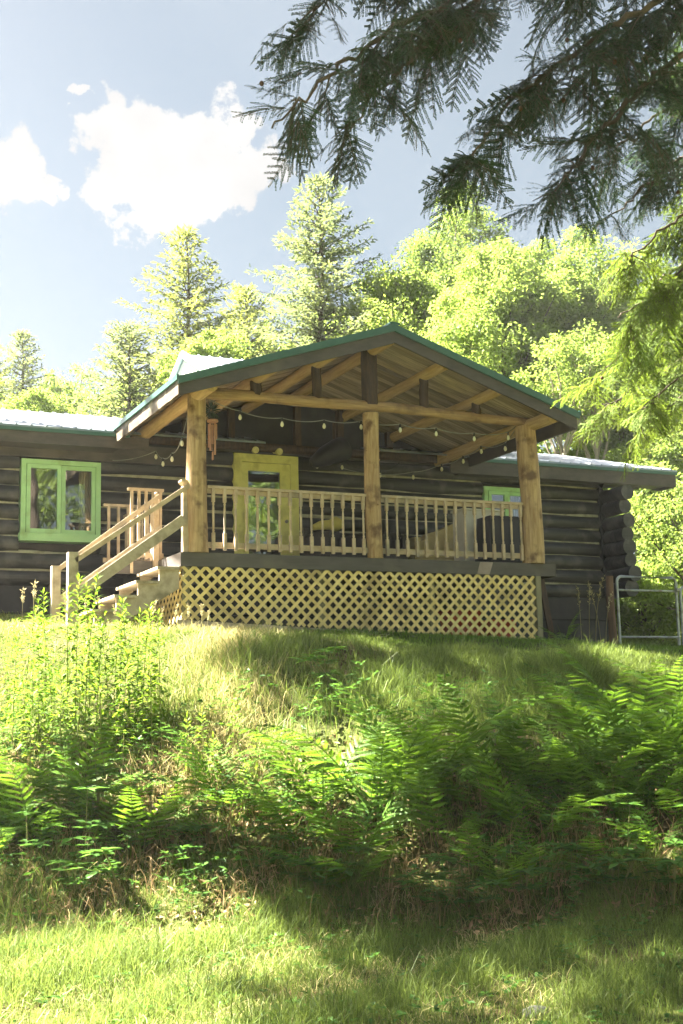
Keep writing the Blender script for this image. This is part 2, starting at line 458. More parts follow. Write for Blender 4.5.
m.box((XL, YW + 0.30, -1.4), (1.6, YW + 0.36, 2.3)); m.box((2.8, YW + 0.30, -1.4), (6.43, YW + 0.36, 2.3)); m.box((7.44, YW + 0.30, -1.4), (XR, YW + 0.36, 2.3))
m2 = MB()
m2.box((-4.1, YW + 2.6, -0.3), (9.0, YW + 2.7, 2.9)); m2.box((-4.1, YW + .36, -0.30), (9.0, YW + 2.6, -0.22))
m2.box((-4.1, YW + .36, 2.32), (9.0, YW + 2.6, 2.38))
m2.box((-4.2, YW + .4, -0.2), (-4.1, 9.5, 2.3)); m2.box((9.0, YW + .4, -0.2), (9.06, 9.5, 2.3))
m2.box((-4.1, 9.5, -1.3), (9.0, 9.56, 2.3))
obj('interior_wall', m2, M['interior'], cabin)
# wall lining has window gaps: cut as strips above / below the windows
m = MB()
def lining(x0, x1, z0, z1): m.box((x0, YW + 0.28, z0), (x1, YW + 0.34, z1))
lining(XL, -1.9, -0.25, 2.3); lining(-1.9, -.62, -0.25, 0.5); lining(-1.9, -.62, 1.8, 2.3); lining(-.62, 1.62, -0.25, 2.3)
lining(1.62, 2.78, 2.11, 2.3); lining(2.78, 6.45, -0.25, 2.3); lining(6.45, 7.42, -0.25, 0.78); lining(6.45, 7.42, 1.8, 2.3); lining(7.42, XR, -0.25, 2.3)
obj('wall_lining', m, M['interior'], wall)
m = MB()
m.box((XL, YW + 0.02, -1.5), (XR - 0.02, YW + 0.25, -0.62)); m.box((XL, YW - 0.01, -0.61), (XR - 0.01, YW + 0.25, -0.2))
obj('foundation', m, M['found'], cabin)
m = MB()      # top wall plate board under the eave
m.box((XL, YW - 0.06, 1.83), (1.0, YW + 0.1, 2.12)); m.box((1.0, YW - .03, 2.13), (9.0, YW + .1, 2.3))
obj('top_plate', m, M['dark'], cabin)
# corner logs of the side wall: ends poke out past the front wall
z = -0.07; k = 0
while z < 1.95:
    m = MB()
    rr = rng.uniform(0.133, 0.152) * (1.1 if k < 2 else 1.0)
    y0 = YW - rng.uniform(0.58, 0.76) - (0.12 if k < 2 else 0)
    x = XR + 0.02 + rng.normal(0, 0.012)
    wobble_log(m, (x, y0, z + rng.normal(0, .008)), (x, 9.4, z), rr, 16, 0.25, 0.008)
    obj('corner_log', m, M['log'], cabin)
    z += 0.255; k += 1
m = MB(); m.box((XR - .14, YW - 0.03, -0.2), (XR - 0.06, YW + 0.1, 1.9))
obj('corner_trim', m, M['found'], cabin)
m = MB(); m.tube([(9.0, YW - 0.1, 1.98), (9.5, YW - 0.1, 1.985), (9.85, YW - .1, 1.99)], 0.085, 12)
obj('plate_log', m, M['log'], cabin)
m = MB(); m.box((XR - .05, YW + .1, -1.5), (XR + .1, 9.4, -0.2))
obj('foundation', m, M['found'], cabin)


def casement(x0, x1, z0, z1, sashes, mat, root, tag_label):
    fr = MB(); y0, y1 = YW - 0.05, YW + 0.16
    w = 0.075
    fr.box((x0, y0, z0 + .13), (x0 + w, y1, z1 - w)); fr.box((x1 - w, y0, z0 + .13), (x1, y1, z1 - w)); fr.box((x0, y0, z1 - w), (x1, y1, z1))
    win = obj('window', fr, mat, root); win['label'] = tag_label
    s = MB(); s.box((x0 - 0.02, y0 - 0.05, z0), (x1 + 0.02, y1, z0 + 0.128))
    obj('sill', s, mat, win)
    xs = np.linspace(x0 + w, x1 - w, sashes + 1)
    for k in range(sashes):
        a, bb = xs[k] + 0.006, xs[k + 1] - 0.006
        f = MB(); zz0, zz1 = z0 + 0.135, z1 - w - 0.006
        q = 0.062; yy = y0 + (0.0 if k == 0 else 0.035); ye = yy + .05
        f.box((a, yy - 0.012, zz0), (a + q, ye, zz1)); f.box((bb - q, yy - 0.012, zz0), (bb, ye, zz1))
        f.box((a + q, yy - 0.012, zz0), (bb - q, ye, zz0 + q)); f.box((a + q, yy - 0.012, zz1 - q), (bb - q, ye, zz1))
        obj('sash', f, mat, win)
        gl = MB(); gl.box((a + q, yy + 0.012, zz0 + q), (bb - q, yy + 0.018, zz1 - q))
        obj('pane', gl, M['glass'], win)
    return win


casement(-1.89, -0.635, 0.50, 1.80, 2, M['lime'], cabin, 'lime green two sash casement window left of the stairs')
casement(6.45, 7.42, 0.78, 1.80, 2, M['lime'], cabin, 'bright green window behind the right porch post')
c = MB()
t = np.linspace(-0.98, -0.66, 20)
for x0, x1 in ((-1.86, -1.74), (-0.92, -0.68), (7.1, 7.38)):
    t = np.linspace(x0, x1, 24)
    y = YW + 0.24 + 0.018 * np.sin(np.arange(24) * 1.5)
    Vv = np.concatenate([np.stack([t, y, np.full(24, 0.62)], 1), np.stack([t, y, np.full(24, 1.74)], 1)])
    c.add(Vv, [(q, q + 1, q + 25, q + 24) for q in range(23)], True)
obj('curtain', c, M['curtain'], cabin)

# door
df = MB(); y0 = YW - 0.06
df.box((1.62, y0, -0.0), (1.76, YW + .2, 1.97)); df.box((2.64, y0, -0.0), (2.78, YW + .2, 1.97)); df.box((1.62, y0 - .004, 1.972), (2.78, YW + .2, 2.11))
door = obj('door', df, M['doorpaint'], cabin); door['label'] = 'yellow green door with tall glass pane'
lf = MB(); ly = YW - 0.02
lf.box((1.762, ly, 0.03), (1.88, ly + .05, 1.965)); lf.box((2.46, ly, 0.03), (2.637, ly + .05, 1.965)); lf.box((1.88, ly, 1.83), (2.46, ly + .05, 1.965)); lf.box((1.88, ly, 0.03), (2.46, ly + .05, 0.26))
obj('door_leaf', lf, M['doorpaint'], door)
gl = MB(); gl.box((1.88, ly + .02, 0.26), (2.46, ly + .026, 1.83))
obj('pane', gl, M['glass'], door)
hd = MB(); hd.lathe((2.55, ly - 0.045, 0.98), [(0.012, .05), (0.012, 0.02), (0.03, 0.012), (0.03, -0.012), (0.018, -0.02)], 12, 1)
obj('door_handle', hd, M['steel'], door)
# twin flood lights over the door
fl = MB(); fl.box((2.0, YW - 0.07, 2.14), (2.32, YW + .02, 2.20))
flo = obj('floodlight', fl, M['black'], cabin)
for fx, dx in ((1.97, -.04), (2.37, 0.05)):
    m = MB(); m.tube([(fx - dx, YW - .05, 2.17), (fx, YW - .09, 2.17), (fx + dx * .2, YW - .14, 2.16), (fx + dx * .4, YW - .2, 2.15)], [0.03, 0.045, 0.062, 0.058], 14)
    obj('lamp_head', m, M['brass'], flo)

# main roof ---------------------------------------------------------------
def metal_roof(mb, x0, x1, ye, ze, yr, zr, th=0.03, rib=0.23, xe=None):
    """one slope, ribs running from eave to ridge"""
    mb.hexa([(x0, ye, ze), (x1, ye, ze), (x1, yr, zr), (x0, yr, zr)], [(x0, ye, ze + th), (x1, ye, ze + th), (x1, yr, zr + th), (x0, yr, zr + th)])
    x = x0 + 0.1
    while x < x1 - 0.05:
        mb.hexa([(x - .016, ye - .004, ze + th), (x + .016, ye - .004, ze + th), (x + .016, yr, zr + th), (x - .016, yr, zr + th)],
                [(x - .008, ye - .004, ze + th + .022), (x + .008, ye - .004, ze + th + .022), (x + .008, yr, zr + th + .022), (x - .008, yr, zr + th + .022)])
        x += rib


YE, ZE, YR = 2.53, 2.17, 6.5
m = MB(); metal_roof(m, -4.7, 2.0, YE - 0.03, ZE + 0.02, YR, 3.36)
metal_roof(m, 4.0, 10.45, YE - 0.03, ZE + 0.03, YR, 3.26)
metal_roof(m, -4.7, 10.45, 2 * YR - YE + .0, ZE, YR + 0.002, 3.22)
roof = obj('roof', m, M['metal'], cabin)
m = MB(); m.box((-4.7, YE, ZE - 0.215), (0.02, YE + 0.04, ZE - 0.02)); obj('fascia', m, M['dark'], roof)
m = MB(); m.box((5.5, YE, ZE - 0.26), (10.43, YE + 0.04, ZE - 0.02))
m.box((10.40, YE + .04, ZE - .26), (10.44, YE + .5, ZE - 0.02))
obj('fascia', m, M['dark'], roof)
m = MB(); m.box((-4.7, YE - 0.035, ZE - 0.035), (-0.30, YE - 0.002, ZE + 0.018)); obj('drip_edge', m, M['green'], roof)
m = MB(); m.box((5.95, YE - 0.035, ZE - 0.03), (10.45, YE - 0.002, ZE + 0.028))
obj('drip_edge', m, M['green'], roof)
for x0, x1 in ((-4.7, -0.47), (5.86, 10.39)):
    m = MB(); m.box((x0, YE + .041, ZE - 0.205), (x1, YW + .1, ZE - 0.185)); obj('soffit', m, M['dark'], roof)
# gable rake of the right end
m = MB(); m.hexa([(10.40, YE + .5, ZE - .26), (10.44, YE + .5, ZE - .26), (10.44, YR, 3.0), (10.40, YR, 3.0)], [(10.40, YE + .5, ZE - .02 + .13), (10.44, YE + .5, ZE - .02 + .13), (10.44, YR, 3.24), (10.40, YR, 3.24)])
obj('rake_board', m, M['dark'], roof)
# raised centre roof behind the porch ridge
m = MB()
metal_roof(m, 1.95, 7.0, 5.15, 4.02, 6.9, 4.86); metal_roof(m, 1.95, 7.0, 8.65, 4.02, 6.902, 4.86)
obj('upper_roof', m, M['metal'], cabin)
m = MB()
m.add([(2.0, 5.35, 3.2), (2.0, 8.45, 3.2), (2.0, 8.45, 4.10), (2.0, 6.9, 4.84), (2.0, 5.35, 4.10)], [(0, 1, 2, 3, 4)])
m.box((2.01, 5.4, 2.9), (6.9, 5.5, 4.06)); m.box((2.01, 8.3, 2.9), (6.9, 8.4, 4.06))
obj('upper_wall', m, solid('grey_green_siding', (0.50, 0.56, 0.50), (0.38, 0.43, 0.38), 6.0, (1, 1, 8), 0.6), cabin)
m = MB()
m.beam((1.94, 5.10, 4.02), (1.94, 6.9, 4.885), 0.05, 0.12); m.beam((1.94, 8.7, 4.02), (1.94, 6.9, 4.885), 0.05, 0.12)
obj('upper_trim', m, solid('pale_green_trim', (0.36, 0.52, 0.42), None, 5.0), cabin)

# ------------------------------------------------------------------ porch (part of the cabin)
W = 5.5
XE0, XE1, XA = -0.50, 5.885, 2.75
ZEV, ZAP, YF = 2.28, 3.34, -0.80


def roof_z(x):
    return ZAP - (ZAP - ZEV) * ((XA - x) / (XA - XE0) if x < XA else (x - XA) / (XE1 - XA))


# deck
m = MB(); y = -0.012
while y < YW - .02:
    m.box((-0.22, y, -0.035), (W + 0.34, min(y + 0.136, YW - .01), 0.0)); y += 0.142
deck = obj('deck', m, M['deck'], cabin)
m = MB(); m.box((-0.24, -0.055, -0.19), (W + 0.36, -0.016, 0.006)); m.box((-0.262, -0.055, -0.19), (-0.243, YW, 0.004)); m.box((W + .363, -0.055, -0.19), (W + .38, YW, 0.004))
for yy in (0.8, 1.6, 2.4): m.box((-0.2, yy, -0.19), (W + .3, yy + .04, -0.04))
obj('rim_board', m, M['deckbeam'], deck)
m = MB(); m.box((-0.85, 1.13, -0.035), (-0.264, YW - .02, 0.0)); m.box((-0.87, 1.10, -0.19), (-0.264, 1.127, 0.004)); m.box((-0.87, 1.128, -0.19), (-0.852, YW - .02, 0.004))
px_ = MB(); px_.add([(4.44, -.058, -.188), (4.66, -.058, -.188), (4.73, -.058, 0.0), (4.50, -.058, 0.0), (4.44, -.0565, -.188), (4.66, -.0565, -.188), (4.73, -.0565, 0.0), (4.50, -.0565, 0.0)], [(0, 1, 2, 3), (7, 6, 5, 4), (0, 4, 5, 1), (1, 5, 6, 2), (2, 6, 7, 3), (3, 7, 4, 0)])  # thin pale pinkish slanted plate on the rim board
wp = obj('pale_patch', px_, solid('pale_pinkish', (0.36, 0.29, 0.26), (0.25, 0.2, 0.18), 6.0), deck); wp['label'] = 'pale pinkish patch on the rim board'
obj('landing', m, M['deckbeam'], deck)
for x in (-0.15, 1.9, 3.7, 5.5):
    for y_ in (0.03, 2.4):
        m = MB(); m.box((x - .045, y_, -1.6), (x + .045, y_ + .09, -0.192)); obj('deck_post', m, M['greypost'], deck)
m = MB(); m.box((5.50, -0.05, -1.6), (5.59, 0.02, -0.192))
obj('deck_post', m, M['greypost'], deck)
# lattice skirt : two crossed layers of slats clipped to a panel
def lattice_panel(mb, org, ux, x0, x1, z0f, z1, yo=0.0):
    """panel in the plane org + ux*x + z; slats at +-45 deg, clipped"""
    ux = np.array(ux, float); nrm = np.cross(ux, (0, 0, 1))
    wd, pit = 0.046, 0.1185 * sqrt(2)
    for lay, sg in ((0, 1), (1, -1)):
        c = x0 - 2.5
        while c < x1 + 2.5:
            ta, tb = 0.0, 2.2
            # param: x = c + sg*t , z = z1 - t
            ts = []
            for tt in np.linspace(0, 1.6, 400):
                x = c + sg * tt; zz = z1 - tt
                if x0 <= x <= x1 and zz >= z0f(x): ts.append(tt)
            if len(ts) > 6:
                a_, b_ = ts[0], ts[-1]
                p = np.array(org) + ux * (c + sg * a_) + np.array([0, 0, z1 - a_])
                q = np.array(org) + ux * (c + sg * b_) + np.array([0, 0, z1 - b_])
                off = nrm * (0.004 + 0.009 * lay)
                d = (q - p) / np.linalg.norm(q - p)
                mb.beam(p + off, q + off, 0.008, wd, up=np.cross(nrm, d))
            c += pit
lowz = lambda x: -0.93 - 0.05 * x
lt = MB(); lattice_panel(lt, (0, -0.02, 0), (1, 0, 0), -0.24, 5.49, lowz, -0.193)
lat = obj('lattice_skirt', lt, M['lattice'], cabin)
lt = MB(); lattice_panel(lt, (-0.22, 0, 0), (0, 1, 0), 0.05, 2.95, lambda x: -0.95, -0.193)
obj('side_lattice', lt, M['lattice'], lat)
m = MB(); m.hexa([(-0.3, -0.03, -1.2), (5.5, -0.03, -1.5), (5.5, -0.0, -1.5), (-0.3, -0.0, -1.2)], [(-0.3, -0.03, -0.93), (5.5, -0.03, -1.205), (5.5, -0.0, -1.205), (-0.3, -0.0, -0.93)])
obj('bottom_board', m, M['stair'], lat)

# posts
def log_post(name, x, z0, z1, r0, r1, mat, lean=0.0, knots=8, y=0.0):
    mb = MB(); n = 26
    zz = np.linspace(z0, z1, n); t = np.linspace(0, 1, n)
    ph = rng.uniform(0, 6.28, 4)
    P = np.stack([x + lean * t + 0.012 * np.sin(ph[0] + 4 * t), y + 0.012 * np.sin(ph[1] + 5 * t), zz], 1)
    mb.tube(P, (r0 + (r1 - r0) * t) * (1 + 0.03 * np.sin(ph[2] + 9 * t) + rng.normal(0, .006, n)), 20)
    o = obj(name, mb, mat, cabin)
    for k in range(knots):
        kb = MB()
        th = rng.uniform(pi, 2 * pi); zc = rng.uniform(z0 + .1, z1 - .1); tt = (zc - z0) / (z1 - z0); rr = r0 + (r1 - r0) * tt
        c = np.array([x + lean * tt, y, zc]); d = np.array([cos(th), sin(th), 0.15])
        kb.tube([c + d * rr * 0.9, c + d * (rr + 0.003), c + d * (rr + 0.010)], [0.021, 0.017, 0.006], 8)
        obj('knot', kb, M['lintel'], o)
    return o


log_post('porch_post', 0.0, 0.006, 2.27, 0.150, 0.130, M['post'], -0.01, 3)
log_post('porch_post', 2.75, 0.006, 2.20, 0.122, 0.118, M['post'], -0.03, 8)
log_post('porch_post', 5.5, 0.006, 2.20, 0.172, 0.158, M['post'], -0.03, 2)
# tie beam
m = MB(); t = np.linspace(0, 1, 34)
P = np.stack([-0.0 + 5.62 * t, 0.015 + 0.01 * np.sin(9 * t), 2.30 + 0.035 * np.sin(pi * t) + 0.008 * np.sin(14 * t) - 0.035 * t], 1)
m.tube(P, (0.086 - 0.012 * t) * (1 + 0.03 * np.sin(t * 25)), 16)
obj('tie_beam', m, M['lintel'], cabin)
# plates and purlins (run front to back)
prl = [(-0.02, 0.105, M['lintel']), (0.90, 0.085, M['purlin']), (1.86, 0.085, M['purlin']), (3.66, 0.085, M['purlin']), (4.58, 0.085, M['purlin']), (5.52, 0.105, M['lintel'])]
for k, (x, r, mt) in enumerate(prl):
    m = MB()
    zc = roof_z(x) - 0.075 - r
    pth = [(x, yy, zc + 0.006 * sin(yy * 2 + k)) for yy in np.linspace(-0.70, YW + .0, 20)]
    m.tube(pth, [r * (1 + .03 * sin(3 * q[1] + k)) for q in pth], 14)
    obj('purlin' if 0 < k < 5 else 'plate_log', m, M['purlin'], cabin)
m = MB()
pth = [(XA, yy, roof_z(XA) - 0.17) for yy in np.linspace(-0.70, YW, 14)]
m.tube(pth, 0.09, 14)
obj('ridge_log', m, M['purlin'], cabin)
# short struts on the tie beam
for x, r in ((0.90, .085), (1.86, .072), (2.73, .125), (3.66, .072), (4.58, .072)):
    m = MB(); zb = 2.36; zt = roof_z(x) - (0.20 if x != 2.73 else 0.12)
    zt = max(zt, zb + .09)
    m.tube([(x + rng.normal(0, .004), 0.02, zz) for zz in np.linspace(zb - 0.03, zt, 6)], r * (1 + rng.normal(0, .03, 6)), 14)
    obj('strut' if x != 2.73 else 'king_post', m, M['stub'], cabin)
# rear truss on the cabin wall
m = MB(); m.tube([(x, YW - .12, 2.22) for x in np.linspace(-0.1, 5.6, 16)], 0.075, 12)
obj('tie_beam', m, M['stub'], cabin)
for x in (0.75, 1.55, 2.75, 3.55, 4.5):
    m = MB(); m.box((x - .055, YW - .16, 2.28), (x + .055, YW - .05, roof_z(x) - .1))
    obj('strut', m, M['stub'], cabin)
m = MB(); m.add([(XE0 + .1, YW + .02, 2.2), (XE1 - .1, YW + .02, 2.2), (XA, YW + .02, 3.25)], [(0, 1, 2)]); m.box((0, YW + .03, 2.0), (5.5, YW + .09, 2.3))
obj('gable_wall', m, M['found'], cabin)
# roof boards (underside): run down the slope
m = MB(); y = YF + 0.04
while y < 5.5:
    w = rng.uniform(0.115, 0.19)
    for x0, x1 in ((XE0 + 0.03, XA), (XA, XE1 - 0.03)):
        dz = rng.uniform(0, 0.006)
        za, zb = roof_z(x0) - 0.055 - dz, roof_z(x1) - 0.055 - dz
        m.hexa([(x0, y, za), (x1, y, zb), (x1, y + w - .006, zb), (x0, y + w - .006, za)], [(x0, y, za + .02), (x1, y, zb + .02), (x1, y + w - .006, zb + .02), (x0, y + w - .006, za + .02)])
    y += w
proof = MB()
for x0, x1 in ((XE0 - 0.02, XA), (XA, XE1 + 0.02)):
    za, zb = roof_z(x0), roof_z(x1)
    proof.hexa([(x0, YF - .03, za - .03), (x1, YF - .03, zb - .03), (x1, 6.2, zb - .03), (x0, 6.2, za - .03)], [(x0, YF - .03, za), (x1, YF - .03, zb), (x1, 6.2, zb), (x0, 6.2, za)])
    yy = YF + .2
    while yy < 6.1:
        proof.hexa([(x0, yy - .016, za + .001), (x1, yy - .016, zb + .001), (x1, yy + .016, zb + .001), (x0, yy + .016, za + .001)], [(x0, yy - .008, za + .02), (x1, yy - .008, zb + .02), (x1, yy + .008, zb + .02), (x0, yy + .008, za + .02)])
        yy += .23
pr = obj('porch_roof', proof, M['green'], cabin)
obj('roof_boards', m, M['boards'], pr)
# front fascia + green rake trim
m = MB(); tr = MB()
for x0, x1 in ((XE0, XA), (XA, XE1)):
    za, zb = roof_z(x0), roof_z(x1)
    m.hexa([(x0, YF, za - .245), (x1, YF, zb - .26), (x1, YF + .04, zb - .26), (x0, YF + .04, za - .245)], [(x0, YF, za - .035), (x1, YF, zb - .035), (x1, YF + .04, zb - .035), (x0, YF + .04, za - .035)])
    e0 = x0 - .03 if x0 == XE0 else x0; e1 = x1 + .03 if x1 == XE1 else x1
    za, zb = roof_z(e0), roof_z(e1)
    tr.hexa([(e0, YF - .045, za - .085), (e1, YF - .045, zb - .085), (e1, YF - .004, zb - .085), (e0, YF - .004, za - .085)], [(e0, YF - .045, za + .02), (e1, YF - .045, zb + .02), (e1, YF + .05, zb + .02), (e0, YF + .05, za + .02)])
obj('gable_fascia', m, M['dark'], pr)
obj('rake_trim', tr, M['green'], pr)
m = MB(); m.beam((XA, YF - .05, ZAP + .03), (XA, 6.1, ZAP + .03), 0.16, 0.03)
obj('ridge_cap', m, M['green'], pr)
m = MB(); m.box((XE0 - .025, YF + .002, ZEV - .235), (XE0 + .012, YE + .05, ZEV - .04))
ef = obj('eave_fascia', m, M['eave'], pr); ef['label'] = 'sunlit tan brown eave board on the left side'
m = MB(); m.box((XE1 - .012, YF + .042, ZEV - .245), (XE1 + .025, YE + .05, ZEV - .04))
obj('eave_fascia', m, M['dark'], pr)
m = MB(); m.box((XE0 - .06, YF - .04, ZEV - .045), (XE0 - .027, YE + .1, ZEV + .03)); obj('drip_edge', m, M['green'], pr)
m = MB(); m.box((XE1 + .027, YF - .04, ZEV - .045), (XE1 + .06, YE + .1, ZEV + .03))
obj('drip_edge', m, M['green'], pr)


# railings
def baluster(mb, x, y, z0, z1, ax=None):
    w = 0.0215
    h = z1 - z0
    a, bt = z0 + 0.28 * h, z1 - 0.22 * h
    mb.box((x - w, y - w, z0), (x + w, y + w, a)); mb.box((x - w, y - w, bt), (x + w, y + w, z1))
    prof = [(0.0205, 0), (0.0125, 0.012), (0.020, 0.03), (0.0115, 0.05), (0.017, 0.09), (0.0185, 0.5 * (bt - a)), (0.017, bt - a - 0.09), (0.0115, bt - a - 0.05), (0.020, bt - a - .03), (0.0125, bt - a - .012), (0.0205, bt - a)]
    mb.lathe((x, y, a), prof, 8)


def railing(x0, x1, n, y, label=None):
    m = MB()
    m.box((x0, y - 0.035, 0.925), (x1, y + 0.05, 0.965)); m.box((x0, y - .0, 0.86), (x1, y + .038, 0.923))
    o = obj('porch_railing', m, M['rail'], cabin)
    if label: o['label'] = label
    m = MB(); m.box((x0, y + 0.0, 0.085), (x1, y + 0.038, 0.165))
    obj('bottom_rail', m, M['rail'], o)
    for k in range(n):
        x = x0 + (k + 0.5) * (x1 - x0) / n
        b_ = MB(); baluster(b_, x + rng.normal(0, .003), y - 0.024, 0.05, 0.922)
        obj('baluster', b_, M['rail'], o)
    return o


railing(0.14, 2.64, 15, 0.0)
railing(2.86, 5.36, 15, 0.0)
# plain-baluster return panels beside the stairs
def panel(pts, z0, z1, n, mat, name='side_railing', long_end=None):
    p = np.array(pts[0], float); q = np.array(pts[1], float)
    m = MB()
    m.beam((*p, z1 - .02), (*q, z1 - .02), 0.075, 0.04); m.beam((*p, z0 + .09), (*q, z0 + .09), 0.035, 0.07)
    o = obj(name, m, mat, cabin)
    for k in range(n):
        c = p + (q - p) * (k + .5) / n
        b_ = MB(); zz = z0 - (long_end or 0) if k == 0 else z0 + .03
        b_.box((c[0] - .02, c[1] - .05, zz), (c[0] + .02, c[1] - .012, z1 - .042))
        obj('baluster', b_, mat, o)
    return o


panel(((-0.70, 1.13), (-0.16, 1.13)), 0.0, 1.08, 5, M['rail'], long_end=0.18)
panel(((-0.84, 2.0), (-0.24, 2.0)), 0.02, 0.97, 4, M['rail'])
o = MB(); o.beam((-0.235, 1.2, 0.94), (-0.235, YW - .05, 0.94), 0.07, 0.04); o.beam((-0.235, 1.2, 0.1), (-0.235, YW - .05, .1), 0.035, 0.07)
sr = obj('side_railing', o, M['rail'], cabin)
for k in range(11):
    b_ = MB(); yy = 1.25 + k * .16; b_.box((-0.275, yy - .018, 0.04), (-0.255, yy + .018, 0.92))
    obj('baluster', b_, M['rail'], sr)

# stairs
stp = MB(); stp.hexa([(-0.265, 0.02, -0.19), (-1.55, 0.02, -1.10), (-1.35, 0.02, -1.15), (-0.265, 0.02, -0.50)], [(-0.265, 0.065, -0.19), (-1.55, 0.065, -1.10), (-1.35, 0.065, -1.15), (-0.265, 0.065, -0.50)])
for k in range(4):
    stp.box((-0.265 - 0.30 * (k + 1) + .02, 0.022, -0.24 - 0.2 * k - .2), (-0.265 - .30 * k, 0.063, -0.24 - 0.2 * k))
stp2 = MB()
for k in range(4):
    stp2.box((-0.265 - 0.30 * (k + 1) + .02, 0.98, -0.24 - 0.2 * k - .2), (-0.265 - .30 * k, 1.02, -0.24 - 0.2 * k))
stp2.hexa([(-0.265, 0.98, -0.19), (-1.55, 0.98, -1.10), (-1.35, 0.98, -1.15), (-0.265, 0.98, -0.50)], [(-0.265, 1.02, -0.19), (-1.55, 1.02, -1.10), (-1.35, 1.02, -1.15), (-0.265, 1.02, -0.50)])
stairs = obj('staircase', stp, M['stair'], cabin)
obj('stringer', stp2, M['stair'], stairs)
for k in range(4):
    m = MB(); zt = -0.20 - 0.2 * k; m.box((-0.285 - .30 * (k + 1), -0.02, zt - .04), (-0.262 - .30 * k, 1.05, zt))
    obj('step', m, M['stair'], stairs)
newel = MB(); newel.box((-0.215, -0.01, 0.007), (-0.125, 0.08, 0.96)); newel.hexa([(-0.225, -.02, .962), (-.115, -.02, .962), (-.115, .09, .962), (-.225, .09, .962)], [(-0.25, -.045, 1.0), (-.09, -.045, 1.0), (-.09, .115, 1.0), (-.25, .115, 1.0)])
newel.box((-.245, -.04, 1.0), (-.095, .11, 1.025))
obj('newel_post', newel, M['rail'], stairs)
newel = MB(); newel.box((-0.33, 1.04, -0.2), (-0.25, 1.12, 0.90)); newel.lathe((-.29, 1.08, .90), [(.03, 0), (.02, .02), (.045, .05), (.05, .08), (.035, .115), (.005, .13)], 12)
obj('newel_post', newel, M['rail'], stairs)
for (y, zt, w) in ((0.0, -0.045, .065), (1.06, -0.11, .06)):
    m = MB(); m.box((-1.75 - w, y - w, -1.25), (-1.75 + w, y + w, zt))
    obj('stair_post', m, M['stair'], stairs)
for y, xe in ((-0.045, -0.10), (1.015, -0.24)):
    m = MB(); m.beam((-1.72, y + .0, -0.16), (xe, y, 0.965), 0.04, 0.065)
    obj('handrail', m, M['rail'], stairs)
    m = MB(); m.beam((-1.70, y + .03, -0.62), (-0.20, y + .03, 0.47), 0.036, 0.14)
    obj('lower_rail', m, M['stair'], stairs)

# ------------------------------------------------------------------ loose things on the porch
def cyl_path_bulb(root, p):
    s = MB(); p = np.array(p, float)
    s.tube([p + (0, 0, -0.0), p + (0, 0, -0.03), p + (0, 0, -0.055)], [0.011, 0.014, 0.014], 8)
    so = obj('bulb', MBbulb(p), M['bulb'], root)
    obj('socket', s, M['black'], so)


def MBbulb(p):
    b_ = MB(); b_.lathe((p[0], p[1], p[2] - 0.135), [(0.004, 0), (0.016, 0.006), (0.025, 0.024), (0.027, 0.042), (0.020, 0.064), (0.013, 0.08)], 10)
    return b_


def sagline(a, b_, sag, n=10):
    t = np.linspace(0, 1, n)[:, None]
    P = np.array(a) + (np.array(b_) - np.array(a)) * t
    P[:, 2] -= sag * 4 * (t * (1 - t))[:, 0]
    return P


strings = thing('string_lights', (2.75, 0.2, 2.2), 'strand of clear globe bulbs on a drooping cable under the porch roof', 'string lights')
lf_px = [(182, 437), (172, 453), (163, 458), (156, 451)]
front_px = [(240, 411), (282, 418), (324, 420), (361, 421), (400, 424), (436, 428), (474, 433), (508, 432)]
back_px = [(505, 443), (481, 446), (463, 456), (441.5, 464), (413, 472)]
fr_pts = [at(x, y, 1, 0.14) for x, y in front_px]
bk_pts = [at(x, y, 0, 5.38) for x, y in back_px[:4]] + [at(413, 472, 1, YW - .25)]
lf_pts = [at(182, 437, 1, 0.15), at(172, 453, 1, 1.3), at(163, 458, 1, 2.0), at(156, 451, 1, 2.6)]
cb = MB()
def run(pts, start=None, end=None):
    allp = ([start] if start is not None else []) + list(pts) + ([end] if end is not None else [])
    for a_, b2 in zip(allp[:-1], allp[1:]):
        P = sagline(a_, b2, 0.06 * np.linalg.norm(np.array(b2) - np.array(a_)))
        cb.tube(P, 0.007, 5, False)
run(fr_pts, np.array([0.05, 0.12, 2.34]), np.array([5.45, 0.16, 2.30]))
run(bk_pts, np.array([5.45, 0.16, 2.30]), np.array([3.6, YW - .1, 1.95]))
run(lf_pts, np.array([-0.05, 0.15, 2.2]), np.array([-0.45, YW - .06, 1.85]))
obj('cable', cb, M['cablew'], strings)
for p in fr_pts + bk_pts + lf_pts: cyl_path_bulb(strings, p)
wx = [at(x, y, 1, YW - .12) for x, y in ((317, 461), (342, 462), (380, 470))]
for p in wx: cyl_path_bulb(strings, p)
cb = MB()
for a_, b2 in zip([np.array([2.9, YW - .1, 2.3])] + wx, wx + [np.array([4.7, YW - .1, 2.12])]): cb.tube(sagline(a_, b2, .05), 0.007, 5, False)
obj('cable', cb, M['wire'], strings)

